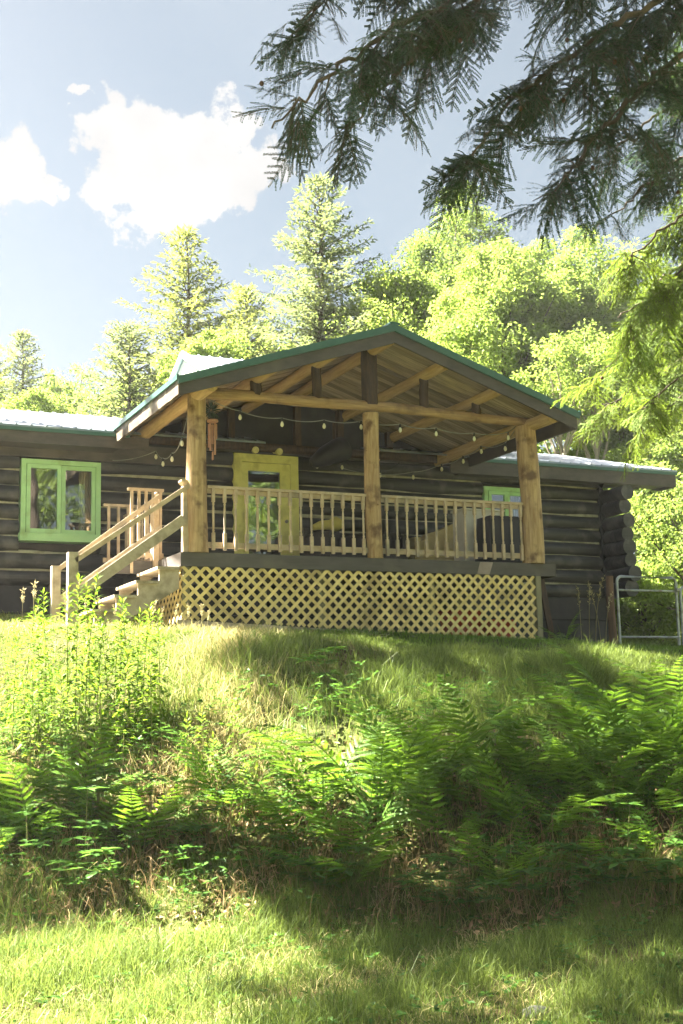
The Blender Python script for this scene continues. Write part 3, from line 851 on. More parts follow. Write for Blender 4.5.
# wind chime under the left corner
wc_ = thing('wind_chime', (0.33, 0.3, 1.45), 'copper toned wind chime hanging from the evergreen sprig beside left porch post', 'wind chime')
m = MB(); m.tube([(0.33, .3, 2.2), (0.33, .3, 1.99)], .004, 5); obj('cord', m, M['wire'], wc_)
m = MB(); m.lathe((0.33, .3, 1.955), [(.075, 0), (.085, .012), (.08, .035)], 16); obj('top_disc', m, M['chime'], wc_)
for k in range(5):
    th = k * 2 * pi / 5; x, y = 0.33 + .055 * cos(th), .3 + .055 * sin(th); ln = 0.22 + .06 * k
    m = MB(); m.tube([(x, y, 1.93), (x, y, 1.93 - ln)], .016, 8); obj('chime_tube', m, M['chime'], wc_)
m = MB(); m.box((.325, .27, 1.40), (.335, .33, 1.52)); m.tube([(.33, .3, 1.95), (.33, .3, 1.5)], .003, 5); obj('sail', m, M['chime'], wc_)
# evergreen sprig
sp = MB(); n = 260
D = rng.normal(0, 1, (n, 3)); D /= np.linalg.norm(D, axis=1)[:, None]
P = np.array([0.31, 0.3, 2.13]) + D * 0.02
sp.leaves(P, D * (1, 1, 1.4), rng.normal(0, 1, (n, 3)), rng.uniform(.08, .17, n), 0.012)
tag(obj('evergreen_sprig', sp, M['wreath']), 'small round evergreen sprig hung beside the left porch post', 'hanging sprig')

# dark barrel shaped speaker hanging by the rear beam
spk = thing('hanging_speaker', (3.2, YW - .45, 2.05), 'dark tilted barrel shaped speaker hung between the door and the centre post', 'speaker')
m = MB(); m.tube([(2.86, YW - .42, 1.93), (2.92, YW - .42, 1.96), (3.12, YW - .42, 2.07), (3.38, YW - .42, 2.19), (3.50, YW - .42, 2.25), (3.53, YW - .42, 2.265)], [0.05, 0.105, 0.175, 0.215, 0.20, 0.15], 20)
obj('body', m, M['black'], spk)
m = MB(); m.box((3.28, YW - .44, 2.3), (3.32, YW - .40, 2.66)); obj('bracket', m, M['stub'], spk)

# wicker armchair with a yellow cushion
def armchair(root_loc, rz, cush, label, cat='chair'):
    r_ = thing('armchair', (0, 0, 0), label, cat)
    m = MB(); m.box((-.38, -.36, .14), (.38, .38, .40)); obj('seat', m, M['wicker'], r_)
    m = MB(); m.hexa([(-.38, .30, .40), (.38, .30, .40), (.38, .40, .40), (-.38, .40, .40)], [(-.36, .38, .80), (.36, .38, .80), (.36, .46, .80), (-.36, .46, .80)]); obj('backrest', m, M['wicker'], r_)
    for sgn in (-1, 1):
        m = MB(); m.box((sgn * .30, -.36, .41), (sgn * .40, .29, .60)); m.tube([(sgn * .35, -.37, .61), (sgn * .35, 0, .63), (sgn * .35, .3, .62)], .055, 10); obj('armrest', m, M['wicker'], r_)
    for sx in (-.33, .33):
        for sy in (-.31, .33):
            m = MB(); m.box((sx - .03, sy - .03, 0.002), (sx + .03, sy + .03, .14)); obj('leg', m, M['black'], r_)
    m = MB(); m.lathe((0, 0, 0), [(.27, .402), (.32, .43), (.32, .49), (.27, .52)], 4); 
    if cush:
        m = MB(); m.tube([(-.26, .27, .79), (-.1, .27, .84), (.08, .26, .86), (.20, .25, .88), (.28, .25, .88)], [.045, .075, .085, .125, .09], 14); obj('cushion', m, M['cushion'], r_)
    r_.location = root_loc; r_.rotation_euler = (0, 0, rz)
    return r_


armchair((3.05, 2.1, 0.0), radians(12), True, 'dark grey wicker armchair with a yellow cushion over its back')
armchair((4.0, 2.3, 0.0), radians(-20), False, 'plain dark wicker armchair left of the tan sofa, without cushion')
# tan sofa
sf = thing('sofa', (5.0, 2.2, 0), 'tan upholstered sofa with sloping back behind the right railing', 'sofa')
m = MB(); m.box((4.5, 1.9, .16), (5.75, 2.65, .45)); obj('seat', m, M['tan'], sf)
m = MB()
prof = [(4.52, .45), (5.74, .45), (5.74, .98), (5.45, .98), (5.2, .86), (4.98, .80), (4.85, .66), (4.52, .62)]
m.hexa([(x, 2.42, z) for x, z in prof], [(x, 2.66, z) for x, z in prof]); obj('backrest', m, M['tan'], sf)
for x in (4.46, 5.76):
    m = MB(); m.box((x - .06, 1.88, .16), (x + .06, 2.42, .64)); obj('armrest', m, M['tan'], sf)
for x in (4.5, 5.7):
    for y in (1.95, 2.6):
        m = MB(); m.box((x - .03, y - .03, .002), (x + .03, y + .03, .16)); obj('leg', m, M['black'], sf)
# white board and dark covered grill
wb = thing('white_cabinet', (5.33, 1.3, 0), 'off white cabinet standing behind the dark covered grill', 'cabinet')
m = MB(); m.box((4.98, 1.22, .05), (5.72, 1.6, 1.02)); obj('body', m, M['white'], wb)
m = MB(); m.box((4.95, 1.19, 1.022), (5.75, 1.63, 1.05)); obj('top', m, M['white'], wb)
m = MB(); m.box((5.0, 1.24, .002), (5.7, 1.58, .05)); obj('plinth', m, M['black'], wb)
gb = thing('covered_grill', (5.5, .75, 0), 'dark grey covered grill standing behind the right railing', 'grill')
m = MB(); m.hexa([(5.02, .5, .10), (5.98, .5, .10), (5.98, 1.0, .10), (5.02, 1.0, .10)], [(5.08, .55, .84), (5.93, .55, .84), (5.93, .98, .84), (5.08, .98, .84)]); obj('cover', m, M['slab'], gb)
for x in (5.08, 5.9):
    m = MB(); m.box((x - .03, .55, .002), (x + .03, .93, .099)); obj('leg', m, M['black'], gb)
# green chair behind railing
# red tubs under the deck
for k, (x, y, lab) in enumerate(((4.72, 1.0, 'larger red plastic tub under the deck behind the lattice'), (5.22, .7, 'smaller red plastic tub near the right end of the lattice'))):
    r_ = thing('storage_tub', (x, y, 0), lab, 'tub')
    z0 = float(ground_z(x, y)) - .01; h = .42 - .12 * k; w = .24 - .04 * k
    m = MB(); m.hexa([(x - w, y - .18, z0), (x + w, y - .18, z0), (x + w, y + .18, z0), (x - w, y + .18, z0)], [(x - w - .03, y - .2, z0 + h), (x + w + .03, y - .2, z0 + h), (x + w + .03, y + .2, z0 + h), (x - w - .03, y + .2, z0 + h)])
    OFF[r_.name] = np.array((x, y, 0.0)); obj('body', m, M['red'], r_)
    m = MB(); m.box((x - w - .045, y - .215, z0 + h + .001), (x + w + .045, y + .215, z0 + h + .035)); obj('lid', m, M['red'], r_)
# leaning dark plank next to the lattice end
m = MB(); m.beam((5.80, -.02, -1.35), (5.70, .12, -0.22), .10, .035, up=(0, 1, 0))
tag(obj('leaning_plank', m, M['stub']), 'dark narrow plank leaning under the right end of the deck', 'plank')

# gates
def tube_gate(x0, x1, y, z0, z1, label):
    r_ = thing('tube_gate', (x0, y, z0), label, 'gate', 'tube gates beside the cabin')
    R_ = 0.10
    P = [(x0, y, z0), (x0, y, z1 - R_)] + [(x0 + R_ - R_ * cos(t), y, z1 - R_ + R_ * sin(t)) for t in np.linspace(.2, pi / 2, 5)]
    P += [(x1 - R_ + R_ * sin(t), y, z1 - R_ + R_ * cos(t)) for t in np.linspace(0, pi / 2 - .2, 5)] + [(x1, y, z1 - R_), (x1, y, z0)]
    m = MB(); m.tube(P, 0.026, 10); obj('frame', m, M['steel'], r_)
    for zz in np.linspace(z1 - .24, z0 + .14, 4)[:]:
        if zz > z1 - .3 or zz < z0 + .2:
            m = MB(); m.tube([(x0 + .02, y, zz), (x1 - .02, y, zz)], .02, 8); obj('rail', m, M['steel'], r_)
    m = MB(); m.tube([(x1 - .03, y - .035, z1 - .22), (x1 + .03, y - .035, z1 - .22)], .035, 8); obj('latch', m, M['steel'], r_)
tube_gate(8.17, 9.45, 1.5, -1.17, .03, 'galvanised tube gate hung between the brown post and the frame edge')
tube_gate(9.56, 11.2, 1.52, -1.17, -.12, 'second galvanised gate section, mostly cut by the right frame edge')
m = MB(); m.tube([(8.02 + .01 * sin(zz * 4), 1.5, zz) for zz in np.linspace(-1.5, .03, 8)], [.078, .075, .078, .072, .074, .07, .07, .066], 10)
tag(obj('gate_post', m, M['oldpost']), 'weathered brown wooden post at the left end of the tube gate', 'post')
# stones in the meadow
def stone(x, y, r, label):
    m = MB(); nu, nv = 10, 7
    V = []
    for a_ in np.linspace(-pi / 2, pi / 2, nv):
        for t in np.arange(nu) * 2 * pi / nu:
            q = 1 + .18 * sin(3 * t + 2 * a_) + .1 * sin(5 * t); V.append((x + r * q * cos(a_) * cos(t), y + r * .8 * q * cos(a_) * sin(t), float(ground_z(x, y)) + r * .5 * sin(a_) + .01))
    m.add(V, [(i * nu + j, i * nu + (j + 1) % nu, (i + 1) * nu + (j + 1) % nu, (i + 1) * nu + j) for i in range(nv - 1) for j in range(nu)], True)
    tag(obj('stone', m, M['stone']), label, 'stone')
p = at(536, 1006, 2, -3.74); stone(p[0], p[1], .075, 'small pale grey stone in the shaded grass at the bottom right')

# ================================================================== vegetation
def rand_dirs(n, r=rng):
    D = r.normal(0, 1, (n, 3)); return D / np.linalg.norm(D, axis=1)[:, None]


# ---------------- grass: blades as geometry (nobody could count them)
def blades(mb, x, y, h, w, lean, curl=0.5, azim=None):
    n = len(x); z = ground_z(x, y) - 0.01
    P = np.stack([x, y, z], 1)
    th = rng.uniform(0, 2 * pi, n) if azim is None else azim
    dv = np.stack([np.cos(th), np.sin(th), np.zeros(n)], 1)
    fa = rng.uniform(0, 2 * pi, n); sv = np.stack([np.cos(fa), np.sin(fa), np.zeros(n)], 1)
    up = np.array([0, 0, 1.0])
    h = h[:, None]; w = np.asarray(w)[:, None]; lean = lean[:, None]
    m1 = P + h * .5 * (up * np.sqrt(np.clip(1 - lean ** 2 * .3, .2, 1)) + dv * lean * .45)
    m2 = P + h * .82 * (up * np.sqrt(np.clip(1 - lean ** 2 * .6, .15, 1)) + dv * lean * .85)
    tp = P + h * (up * np.sqrt(np.clip(1 - lean ** 2, .05, 1)) + dv * lean * 1.25)
    V = np.stack([P - sv * w / 2, P + sv * w / 2, m1 - sv * w * .45, m1 + sv * w * .45, m2 - sv * w * .28, m2 + sv * w * .28, tp], 1).reshape(-1, 3)
    k = np.arange(n)[:, None] * 7
    mb.add(V, np.concatenate([k + [0, 1, 3, 2], k + [2, 3, 5, 4]]))
    mb.add(np.zeros((0, 3)), np.concatenate([k + [4, 5, 6]]) - mb.n + mb.n if False else (k + [4, 5, 6]) - mb.n + (mb.n - len(V)))


def scatter(n, s0, s1, d0, d1):
    s = rng.uniform(s0, s1, n); d = np.sqrt(rng.uniform(d0 ** 2, d1 ** 2, n))
    return s, d


def patch(s, d, f=1.0, ph=0.0):
    return .5 + .25 * np.sin(1.9 * f * s + ph) * np.sin(1.3 * f * d + 1 + ph) + .25 * np.sin(4.1 * f * s - 2.7 * f * d + ph)


def in_view(s, d, mrg=0.7):
    return np.abs(s) < d * 0.27 + mrg


# meadow in front of the bank
mb = MB()
s, d = scatter(130000, -3.4, 3.4, 5.6, 10.2); k = in_view(s, d)
s, d = s[k], d[k]; pt = patch(s, d, 1.4, 2.0); k = rng.uniform(0, 1, len(s)) < .30 + .8 * pt; s, d, pt = s[k], d[k], pt[k]
x, y = sd(s, d)
hh = rng.gamma(6, .02, len(s)) * (.3 + 1.15 * pt) * np.where(s > .3, .8, 1.0)
blades(mb, x, y, np.clip(hh, .03, .34), rng.uniform(.003, .006, len(s)), rng.uniform(.1, .85, len(s)))
tag(obj('meadow_grass', mb, M['grass']), 'tufted meadow grass below the fern bank', 'grass', None, 'stuff')
mb = MB()
s, d = scatter(1500, -2.6, 2.8, 5.8, 9.6); k = in_view(s, d) & (patch(s, d, 2.1, 5) > .5); s, d = s[k], d[k]; x, y = sd(s, d); n = len(s); hz = rng.uniform(.02, .09, n)
P = np.stack([x, y, ground_z(x, y) + hz], 1)
for q in range(4):
    th = rng.uniform(0, 2 * pi, n); mb.leaves(P, np.stack([np.cos(th), np.sin(th), rng.uniform(-.1, .4, n)], 1), np.array([0, 0, 1.0]) + rng.normal(0, .3, (n, 3)), rng.uniform(.025, .06, n), rng.uniform(.018, .035, n), .12)
tag(obj('meadow_clover', mb, M['herb']), 'low clover and broad leaves in the meadow grass', 'clover', None, 'stuff')
mb = MB()
s, d = scatter(7000, -2.8, 1.2, 5.6, 10.0); k = in_view(s, d) & (patch(s, d, 1.4, 2.0) < .56); s, d = s[k], d[k]; x, y = sd(s, d)
blades(mb, x, y, rng.uniform(.04, .16, len(s)), rng.uniform(.003, .005, len(s)), rng.uniform(.5, 1, len(s)))
tag(obj('meadow_thatch', mb, M['straw']), 'dry thatch between the meadow grass tufts', 'thatch', None, 'stuff')
# tall grass on the bank
mb = MB()
s, d = scatter(190000, -5, 5.2, 10.6, 15.6); k = in_view(s, d)
s, d = s[k], d[k]; pt = patch(s, d, .9, .5); x, y = sd(s, d)
k = rng.uniform(0, 1, len(s)) < (.25 + .55 * pt + .25 * (d > 12.5)) * np.where((s > -.6) & (d < 12.4), .28, 1.0); s, d, pt, x, y = s[k], d[k], pt[k], x[k], y[k]
base = np.interp(d, [10.6, 12, 13.2, 14.2, 15.0, 16.2], [.14, .22, .22, .11, .06, .045]) * (.55 + .9 * pt)
k2 = rng.uniform(0, 1, len(s)) < np.where(s < .1, np.where(d > 11.6, .45, .8), 1.0); base = base * np.where(s < -1.1, .7, 1.0)
s, d, pt, x, y, base = s[k2], d[k2], pt[k2], x[k2], y[k2], base[k2]
blades(mb, x, y, base * rng.gamma(9, 1 / 9, len(s)), rng.uniform(.004, .0075, len(s)), rng.uniform(.1, .9, len(s)))
tag(obj('bank_grass', mb, M['grass']), 'long grass growing on the slope above the ferns', 'grass', None, 'stuff')
# lawn round the cabin
mb = MB()
s, d = scatter(210000, -6.0, 8.0, 15.2, 27.0); k = in_view(s, d, 1.0); s, d = s[k], d[k]; x, y = sd(s, d)
k = ~((y > -.02) & (x > -.3) & (x < 5.55)) & ~((y > YW) & (x < 9.3)) & (rng.uniform(0, 1, len(s)) < np.interp(d, [15, 19, 27], [1, .8, .35])); s, d, x, y = s[k], d[k], x[k], y[k]
pt = patch(s, d, 1.2, 4.0); lf_ = rng.uniform(0, 1, len(s)) < np.clip((-.1 - s + .6 * (pt - .5)) / 1.2, 0, 1) * .8
hb = (.030 + .050 * pt) * rng.gamma(8, 1 / 8, len(s)); wb = rng.uniform(.005, .008, len(s)); lb = rng.uniform(.1, .8, len(s))
mb2 = MB(); blades(mb2, x[lf_], y[lf_], hb[lf_], wb[lf_], lb[lf_])
tag(obj('bleached_grass', mb2, M['bleached']), 'pale sun bleached lawn in front of the stairs', 'grass', None, 'stuff')
lf_ = ~lf_; blades(mb, x[lf_], y[lf_], hb[lf_], wb[lf_], lb[lf_])
tag(obj('lawn_grass', mb, M['lawn']), 'short mown grass around the porch', 'grass', None, 'stuff')
# dead stalks and leaf litter at the foot of the bank
mb = MB()
s, d = scatter(5200, -3.4, 3.6, 9.3, 11.6); k = in_view(s, d) & (patch(s, d, 1.5, 1.0) > .33); s, d = s[k], d[k]; x, y = sd(s, d)
blades(mb, x, y, rng.uniform(.08, .42, len(s)), rng.uniform(.003, .006, len(s)), rng.uniform(.3, 1.0, len(s)))
s, d = scatter(5000, -3.6, 4, 9.2, 12.0); x, y = sd(s, d); n = len(s)
P = np.stack([x, y, ground_z(x, y) + rng.uniform(.005, .06, n)], 1); D = rand_dirs(n) * (1, 1, .4); N = np.array([0, 0, 1.0]) + rng.normal(0, .5, (n, 3))
mb.leaves(P, D, N, rng.uniform(.03, .09, n), rng.uniform(.02, .05, n), .15)
tag(obj('dry_undergrowth', mb, M['dry']), 'brown dead stalks and leaf litter under the ferns', 'undergrowth', None, 'stuff')
mb = MB()
s, d = scatter(60000, -4.6, .5, 11.0, 16.4); k = (patch(s, d, 1.0, .2) > .42) & (rng.uniform(0, 1, len(s)) < np.exp(-((s + 1.2) / .42) ** 2) * .8 + .10 * (s < -.5)); s, d = s[k], d[k]; x, y = sd(s, d)
blades(mb, x, y, rng.uniform(.1, .38, len(s)) * np.interp(d, [11, 14, 15.6], [1, .8, .3]), rng.uniform(.003, .006, len(s)), rng.uniform(.2, .95, len(s)))
tag(obj('straw_grass', mb, M['straw']), 'pale bleached grass on the sunlit slope right of the tall weeds', 'grass', None, 'stuff')
# low mixed weeds: rounded leaves in the grass
mb = MB()
s, d = scatter(6500, -4.5, 5, 9.4, 14.6); k = in_view(s, d) & (patch(s, d, 1.7, 3) > .45) & (d < np.where(s < 0, 12.6, 13.0)); s, d = s[k], d[k]; x, y = sd(s, d); n = len(s)
hz = rng.uniform(.05, .38, n) * np.where(d > 14, .5, 1)
P = np.stack([x, y, ground_z(x, y) + hz], 1)
for q in range(4):
    th = rng.uniform(0, 2 * pi, n); D = np.stack([np.cos(th), np.sin(th), rng.uniform(-.3, .5, n)], 1)
    mb.leaves(P, D, np.array([0, 0, 1.0]) + rng.normal(0, .35, (n, 3)), rng.uniform(.04, .10, n), rng.uniform(.018, .045, n), .12)
blades(mb, x, y, hz + .01, np.full(n, .004), rng.uniform(0, .2, n))
tag(obj('ground_weeds', mb, M['herb']), 'low leafy weeds mixed into the bank grass', 'weeds', None, 'stuff')


# ---------------- ferns
def frond_mesh(Ln, arch, np_=26, seed=0, wmax=.15):
    r = np.random.default_rng(seed)
    m = MB()
    t = np.linspace(0, 1, 30)
    ang = radians(82) - arch * t ** 1.6
    ds = Ln / 29
    px = np.concatenate([[0], np.cumsum(np.cos(ang[:-1]) * ds)]); pz = np.concatenate([[0], np.cumsum(np.sin(ang[:-1]) * ds)])
    side = r.normal(0, .05) * t ** 2 * Ln
    P = np.stack([px, side, pz], 1)
    m.tube(P, np.linspace(.0045, .001, 30), 4, False)
    B, D, N, LL, WW = [], [], [], [], []
    for q in range(np_):
        u = .16 + .83 * (q + .5) / np_
        i = u * 29; i0 = int(i); c = P[i0] + (P[min(29, i0 + 1)] - P[i0]) * (i - i0)
        T = np.array([cos(ang[i0]), 0, sin(ang[i0])]); Nn = np.array([-sin(ang[i0]), 0, cos(ang[i0])])
        v = (q + .5) / np_
        pl = wmax * min(1, (v + .12) / .32) ** .8 * (1 - v ** 2.2) * r.uniform(.88, 1.1) + .008
        for sg in (-1, 1):
            d = np.array([0, sg, 0]) + T * (.62 + .30 * v) + Nn * r.normal(-.12, .12); d /= np.linalg.norm(d)
            npl = max(3, int(pl / .0125))
            for e in range(0, npl):
                w = (e + .3) / npl
                bpt = c + d * pl * w + Nn * (-.22 * pl * w * w)
                ll = (.016 * (1 - w) + .005) * (pl / wmax) ** .4
                for s2 in (-1, 1):
                    B.append(bpt); D.append(T * s2 * .7 + d * .9); N.append(Nn); LL.append(ll * r.uniform(.85, 1.15)); WW.append(.011)
            B.append(c); D.append(d - Nn * .22); N.append(Nn); LL.append(pl); WW.append(.027)
            B.append(c + d * pl * .8 - Nn * .2 * pl); D.append(d); N.append(Nn); LL.append(pl * .25); WW.append(.010)
    m.leaves(np.array(B), np.array(D), np.array(N), np.array(LL), np.array(WW), .05)
    me = m.mesh('frond'); me.materials.append(M['fern'])
    return me


FRONDS = [frond_mesh(.98, .75, 17, 1, .17), frond_mesh(.9, 1.15, 16, 2, .165), frond_mesh(1.05, 1.0, 18, 3, .18), frond_mesh(.76, 1.5, 14, 4, .15), frond_mesh(.92, 1.9, 16, 5, .16)]


def make_fern(x, y, sc, nf, label, group, spread=(.12, .75), seed=0):
    r = np.random.default_rng(seed + 100)
    z = float(ground_z(x, y)) - .02
    o = thing('fern', (x, y, z), label, 'fern', group, r.uniform(0, 6.28)); o.scale = (sc,) * 3
    a0 = r.uniform(0, 6.28)
    for k in range(nf):
        f = bpy.data.objects.new('frond', FRONDS[int(r.integers(0, 5))]); COL.objects.link(f); f.parent = o
        az = a0 + k * 2 * pi / nf + r.normal(0, .25); tilt = r.uniform(*spread)
        f.rotation_euler = (r.normal(0, .12), tilt, az)
        q = r.uniform(.75, 1.1); f.scale = (q, q, q)
        f.location = (.03 * cos(az), .03 * sin(az), 0)
    return o


# (pixel x of the plant, forward distance, scale, fronds, label, group)
fern_list = []
def F(px, d, sc, nf, label, group='ferns on the bank'): fern_list.append((px, d, sc, nf, label, group))
F(372, 11.0, 1.28, 10, 'tall upright fern with yellow tips rising at the centre of the bank')
F(405, 11.1, 1.2, 9, 'sunlit fern just right of the tallest centre fern')
F(318, 10.9, 1.1, 9, 'yellow lit fern at the left edge of the fern bank')
F(292, 10.5, .9, 8, 'small sunlit fern above the bare brown patch')
F(350, 10.3, .95, 8, 'drooping lit fern in front of the tall centre ferns')
F(340, 9.9, .75, 7, 'low sunlit fern at the foot of the bank, left of centre')
F(462, 10.2, .62, 5, 'pale feathery fern standing alone low in the dark gap')
F(492, 9.9, .55, 5, 'narrow fern low in the bank under the pale feathery one')
for px, d, sc in ((440, 11.4, 1.0), (470, 11.0, .95), (500, 11.6, 1.0), (430, 10.6, .85), (455, 11.9, .95), (485, 11.3, 1.0), (530, 11.2, .95), (512, 10.6, .9), (555, 11.6, .95), (545, 10.7, .85)):
    F(px, min(d, 11.5), sc * 1.08, 6, 'shaded green fern in the dense middle of the fern bank', 'shaded ferns in the middle of the bank')
for px, d, sc in ((575, 11.0, .9), (600, 11.8, 1.1), (625, 12.1, 1.15), (650, 11.6, 1.1), (672, 11.9, 1.15), (690, 11.2, 1.1), (640, 10.9, .9), (610, 10.8, .85), (665, 10.7, .85), (588, 12.3, 1.0), (700, 12.2, 1.1), (560, 12.2, .8), (632, 11.4, 1.0)):
    F(px, min(d, 11.75), sc * .98, 6, 'deep green fern in the tall clump at the right end of the bank', 'ferns in the right end clump')
F(520, 10.1, .7, 6, 'arching fern with silvery green fronds low on the right')
F(575, 10.1, .65, 6, 'small fern hanging over the grass below the right clump')
F(645, 10.2, .65, 6, 'small fern under the right clump near the frame edge')
for px, d, sc in ((40, 10.4, .8), (70, 10.9, .85), (15, 10.7, .85), (-10, 10.2, .8), (100, 10.5, .75), (130, 10.3, .7)):
    F(px, d, sc * 1.2, 6, 'dark fern in the low clump under the tall weeds at left', 'ferns under the tall weeds')
F(160, 10.6, .75, 7, 'bright fern at the right edge of the low left clump')
F(225, 10.9, .85, 7, 'yellow green fern beside the pale dry gap left of centre')
F(560, 19.6, .5, 5, 'small fern by the cabin foundation at the lattice end')
for k, (px, d, sc, nf, lab, grp) in enumerate(fern_list):
    s = (px - 341.5) / FOC * d
    x, y = sd(s, d)
    make_fern(x, y, sc * 1.22, nf, lab, grp, (.05, .6) if 'tall' in lab or 'right end' in lab else (.1, .85), k)


# ---------------- tall weeds with lance leaves
def weed_meshes(H, seed, leafL=.15):
    r = np.random.default_rng(seed)
    t = np.linspace(0, 1, 12)
    bx, by = r.normal(0, .05), r.normal(0, .05)
    P = np.stack([bx * t ** 2 * H, by * t ** 2 * H, H * t], 1)
    st = MB(); st.tube(P, np.linspace(.006, .002, 12), 5, False)
    lv = MB(); B, D, LL, WW = [], [], [], []
    n = int(H * 58); az = r.uniform(0, 6)
    for k in range(n):
        u = .14 + .86 * (k / n) ** .9; i = u * 11; i0 = min(10, int(i)); c = P[i0] + (P[i0 + 1] - P[i0]) * (i - i0)
        az += 2.4 + r.normal(0, .2); el = np.interp(u, [0, .6, .92, 1], [-.35, .12, .6, 1.2]) + r.normal(0, .15)
        B.append(c); D.append([cos(az) * cos(el), sin(az) * cos(el), sin(el)])
        L_ = leafL * np.interp(u, [0, .3, .8, 1], [.7, 1.1, .95, .5]) * r.uniform(.8, 1.2); LL.append(L_); WW.append(L_ * .22)
    B, D, LL, WW = map(np.array, (B, D, LL, WW))
    N = np.array([0, 0, 1.0]) + r.normal(0, .15, B.shape)
    # two segment leaves: base half level, tip half drooping
    lv.leaves(B, D, N, LL * .75, WW, .12, .6)
    D2 = D + np.array([0, 0, -.55]); lv.leaves(B + D * LL[:, None] * .38, D2, N, LL * .66, WW * .85, .1, .3)
    a_ = st.mesh('stem'); a_.materials.append(M['stem']); b2 = lv.mesh('foliage'); b2.materials.append(M['weed'])
    return a_, b2


WEEDS = [weed_meshes(h, 20 + k) for k, h in enumerate((1.45, 1.3, 1.2, 1.0, .8))]
def make_weed(px, d, v, sc, label, group):
    x, y = sd((px - 341.5) / FOC * d, d)
    o = thing('tall_weed', (x, y, float(ground_z(x, y)) - .02), label, 'weed', group, rng.uniform(0, 6.28)); o.scale = (sc,) * 3
    for nm, me in zip(('stem', 'foliage'), WEEDS[v]):
        c = bpy.data.objects.new(nm, me); COL.objects.link(c); c.parent = o
wl_ = 'leafy lance leaved weed stalk in the tall sunlit patch at left'
for k, (px, d, v, sc) in enumerate([(22, 11.9, 2, 1.05), (38, 12.0, 1, 1), (52, 11.8, 2, 1), (66, 12.1, 1, 1.05), (84, 12.2, 1, 1.1), (95, 12.0, 2, 1), (108, 11.9, 1, .9), (118, 12.2, 3, 1.1), (128, 12.1, 1, 1), (140, 12.0, 2, 1.05), (146, 12.3, 3, 1.1), (158, 12.1, 2, .95), (30, 11.5, 3, 1), (60, 11.4, 3, 1), (76, 11.6, 2, .95), (100, 11.5, 3, .95), (122, 11.6, 3, 1), (150, 11.7, 3, .9), (12, 11.7, 3, 1.1), (5, 12.2, 2, .9), (45, 12.4, 2, 1), (88, 12.5, 2, 1), (112, 12.4, 2, .95), (135, 12.5, 3, 1)]):
    make_weed(px, d, v, sc, wl_, 'tall weeds in the sunlit patch')
make_weed(74, 12.0, 0, 1.06, 'tallest weed stalk, its tip overlapping the stair posts', 'tall weeds')
for px, d, v, sc in ((185, 11.2, 4, .8), (200, 11.4, 4, .75), (212, 11.0, 4, .75), (232, 11.6, 4, .8), (250, 11.2, 4, .7), (192, 10.5, 4, .75), (172, 10.4, 4, .8), (240, 10.7, 4, .65)):
    make_weed(px, d, v, sc, 'short lance leaved weed on the pale slope right of the tall patch', 'short weeds right of the tall patch')


# ---------------- broad leaved herbs at the foot of the bank
def herb_meshes(seed, H=.5):
    r = np.random.default_rng(seed); st = MB(); lv = MB()
    for k in range(6):
        az = r.uniform(0, 6.28); ln = r.uniform(.5, 1) * H; tl = r.uniform(.1, .7)
        tip = np.array([cos(az) * sin(tl), sin(az) * sin(tl), cos(tl)]) * ln
        st.tube([(0, 0, 0), tip * .5 + (0, 0, .03), tip], [.004, .003, .0025], 4, False)
        for e in range(5):
            a2 = az + e * 2 * pi / 5 + r.normal(0, .2)
            D = np.array([[cos(a2), sin(a2), r.uniform(-.25, .2)]]); L_ = r.uniform(.09, .15)
            lv.leaves([tip], D, [[0, 0, 1.0]], L_, L_ * .42, .15)
            lv.leaves([tip * .6], D * (1, 1, 1) + (0, 0, .1), [[0.1, 0, 1.0]], L_ * .7, L_ * .3, .15)
    a_ = st.mesh('stem'); a_.materials.append(M['stem']); b2 = lv.mesh('foliage'); b2.materials.append(M['herb'])
    return a_, b2
HERBS = [herb_meshes(60 + k, h) for k, h in enumerate((.55, .42, .34))]
def make_herb(px, d, v, sc, label, group):
    x, y = sd((px - 341.5) / FOC * d, d)
    o = thing('leafy_herb', (x, y, float(ground_z(x, y)) - .01), label, 'plant', group, rng.uniform(0, 6.28)); o.scale = (sc,) * 3
    for nm, me in zip(('stem', 'foliage'), HERBS[v]):
        c = bpy.data.objects.new(nm, me); COL.objects.link(c); c.parent = o
for px, d, v, sc in ((60, 10.3, 0, 1.1), (85, 10.1, 0, 1.2), (110, 10.6, 0, 1.2), (140, 10.2, 0, 1.1), (165, 10.0, 1, 1.1), (30, 10.0, 0, 1.0), (185, 10.3, 1, 1.1), (120, 9.8, 1, 1.1), (98, 10.8, 0, 1.3), (50, 10.8, 0, 1.2), (150, 10.8, 0, 1.1), (75, 9.7, 2, 1.1)):
    make_herb(px, d, v, sc, 'dark broad leaved plant in the shaded clump below the tall weeds', 'broad leaved plants below the tall weeds')
for px, d, v, sc in ((405, 9.8, 1, 1.1), (425, 9.6, 2, 1.1), (540, 10.0, 0, 1.0), (556, 9.8, 1, 1.1), (585, 9.8, 1, 1.0), (610, 10.0, 0, 1.0), (640, 9.7, 1, 1.1), (668, 9.9, 0, 1.0), (512, 9.7, 2, 1.1), (472, 9.6, 2, 1.0), (600, 9.6, 2, 1.2), (655, 9.5, 2, 1.2)):
    make_herb(px, d, v, sc, 'green broad leaved plant along the shaded foot of the right bank', 'broad leaved plants below the ferns')
for px, d, v, sc in ((255, 10.0, 1, .9), (290, 9.8, 2, 1.0), (315, 9.7, 2, 1.1), (330, 10.0, 1, .9)):
    make_herb(px, d, v, sc, 'small bright leafy plant on the bare brown patch left of centre', 'small plants on the brown patch')
for px, d, v, sc in ((335, 12.9, 1, 1.3), (322, 13.3, 2, 1.2)):
    make_herb(px, d, v, sc, 'young leafy plant standing in the long grass above the centre ferns', 'young plants above the centre ferns')


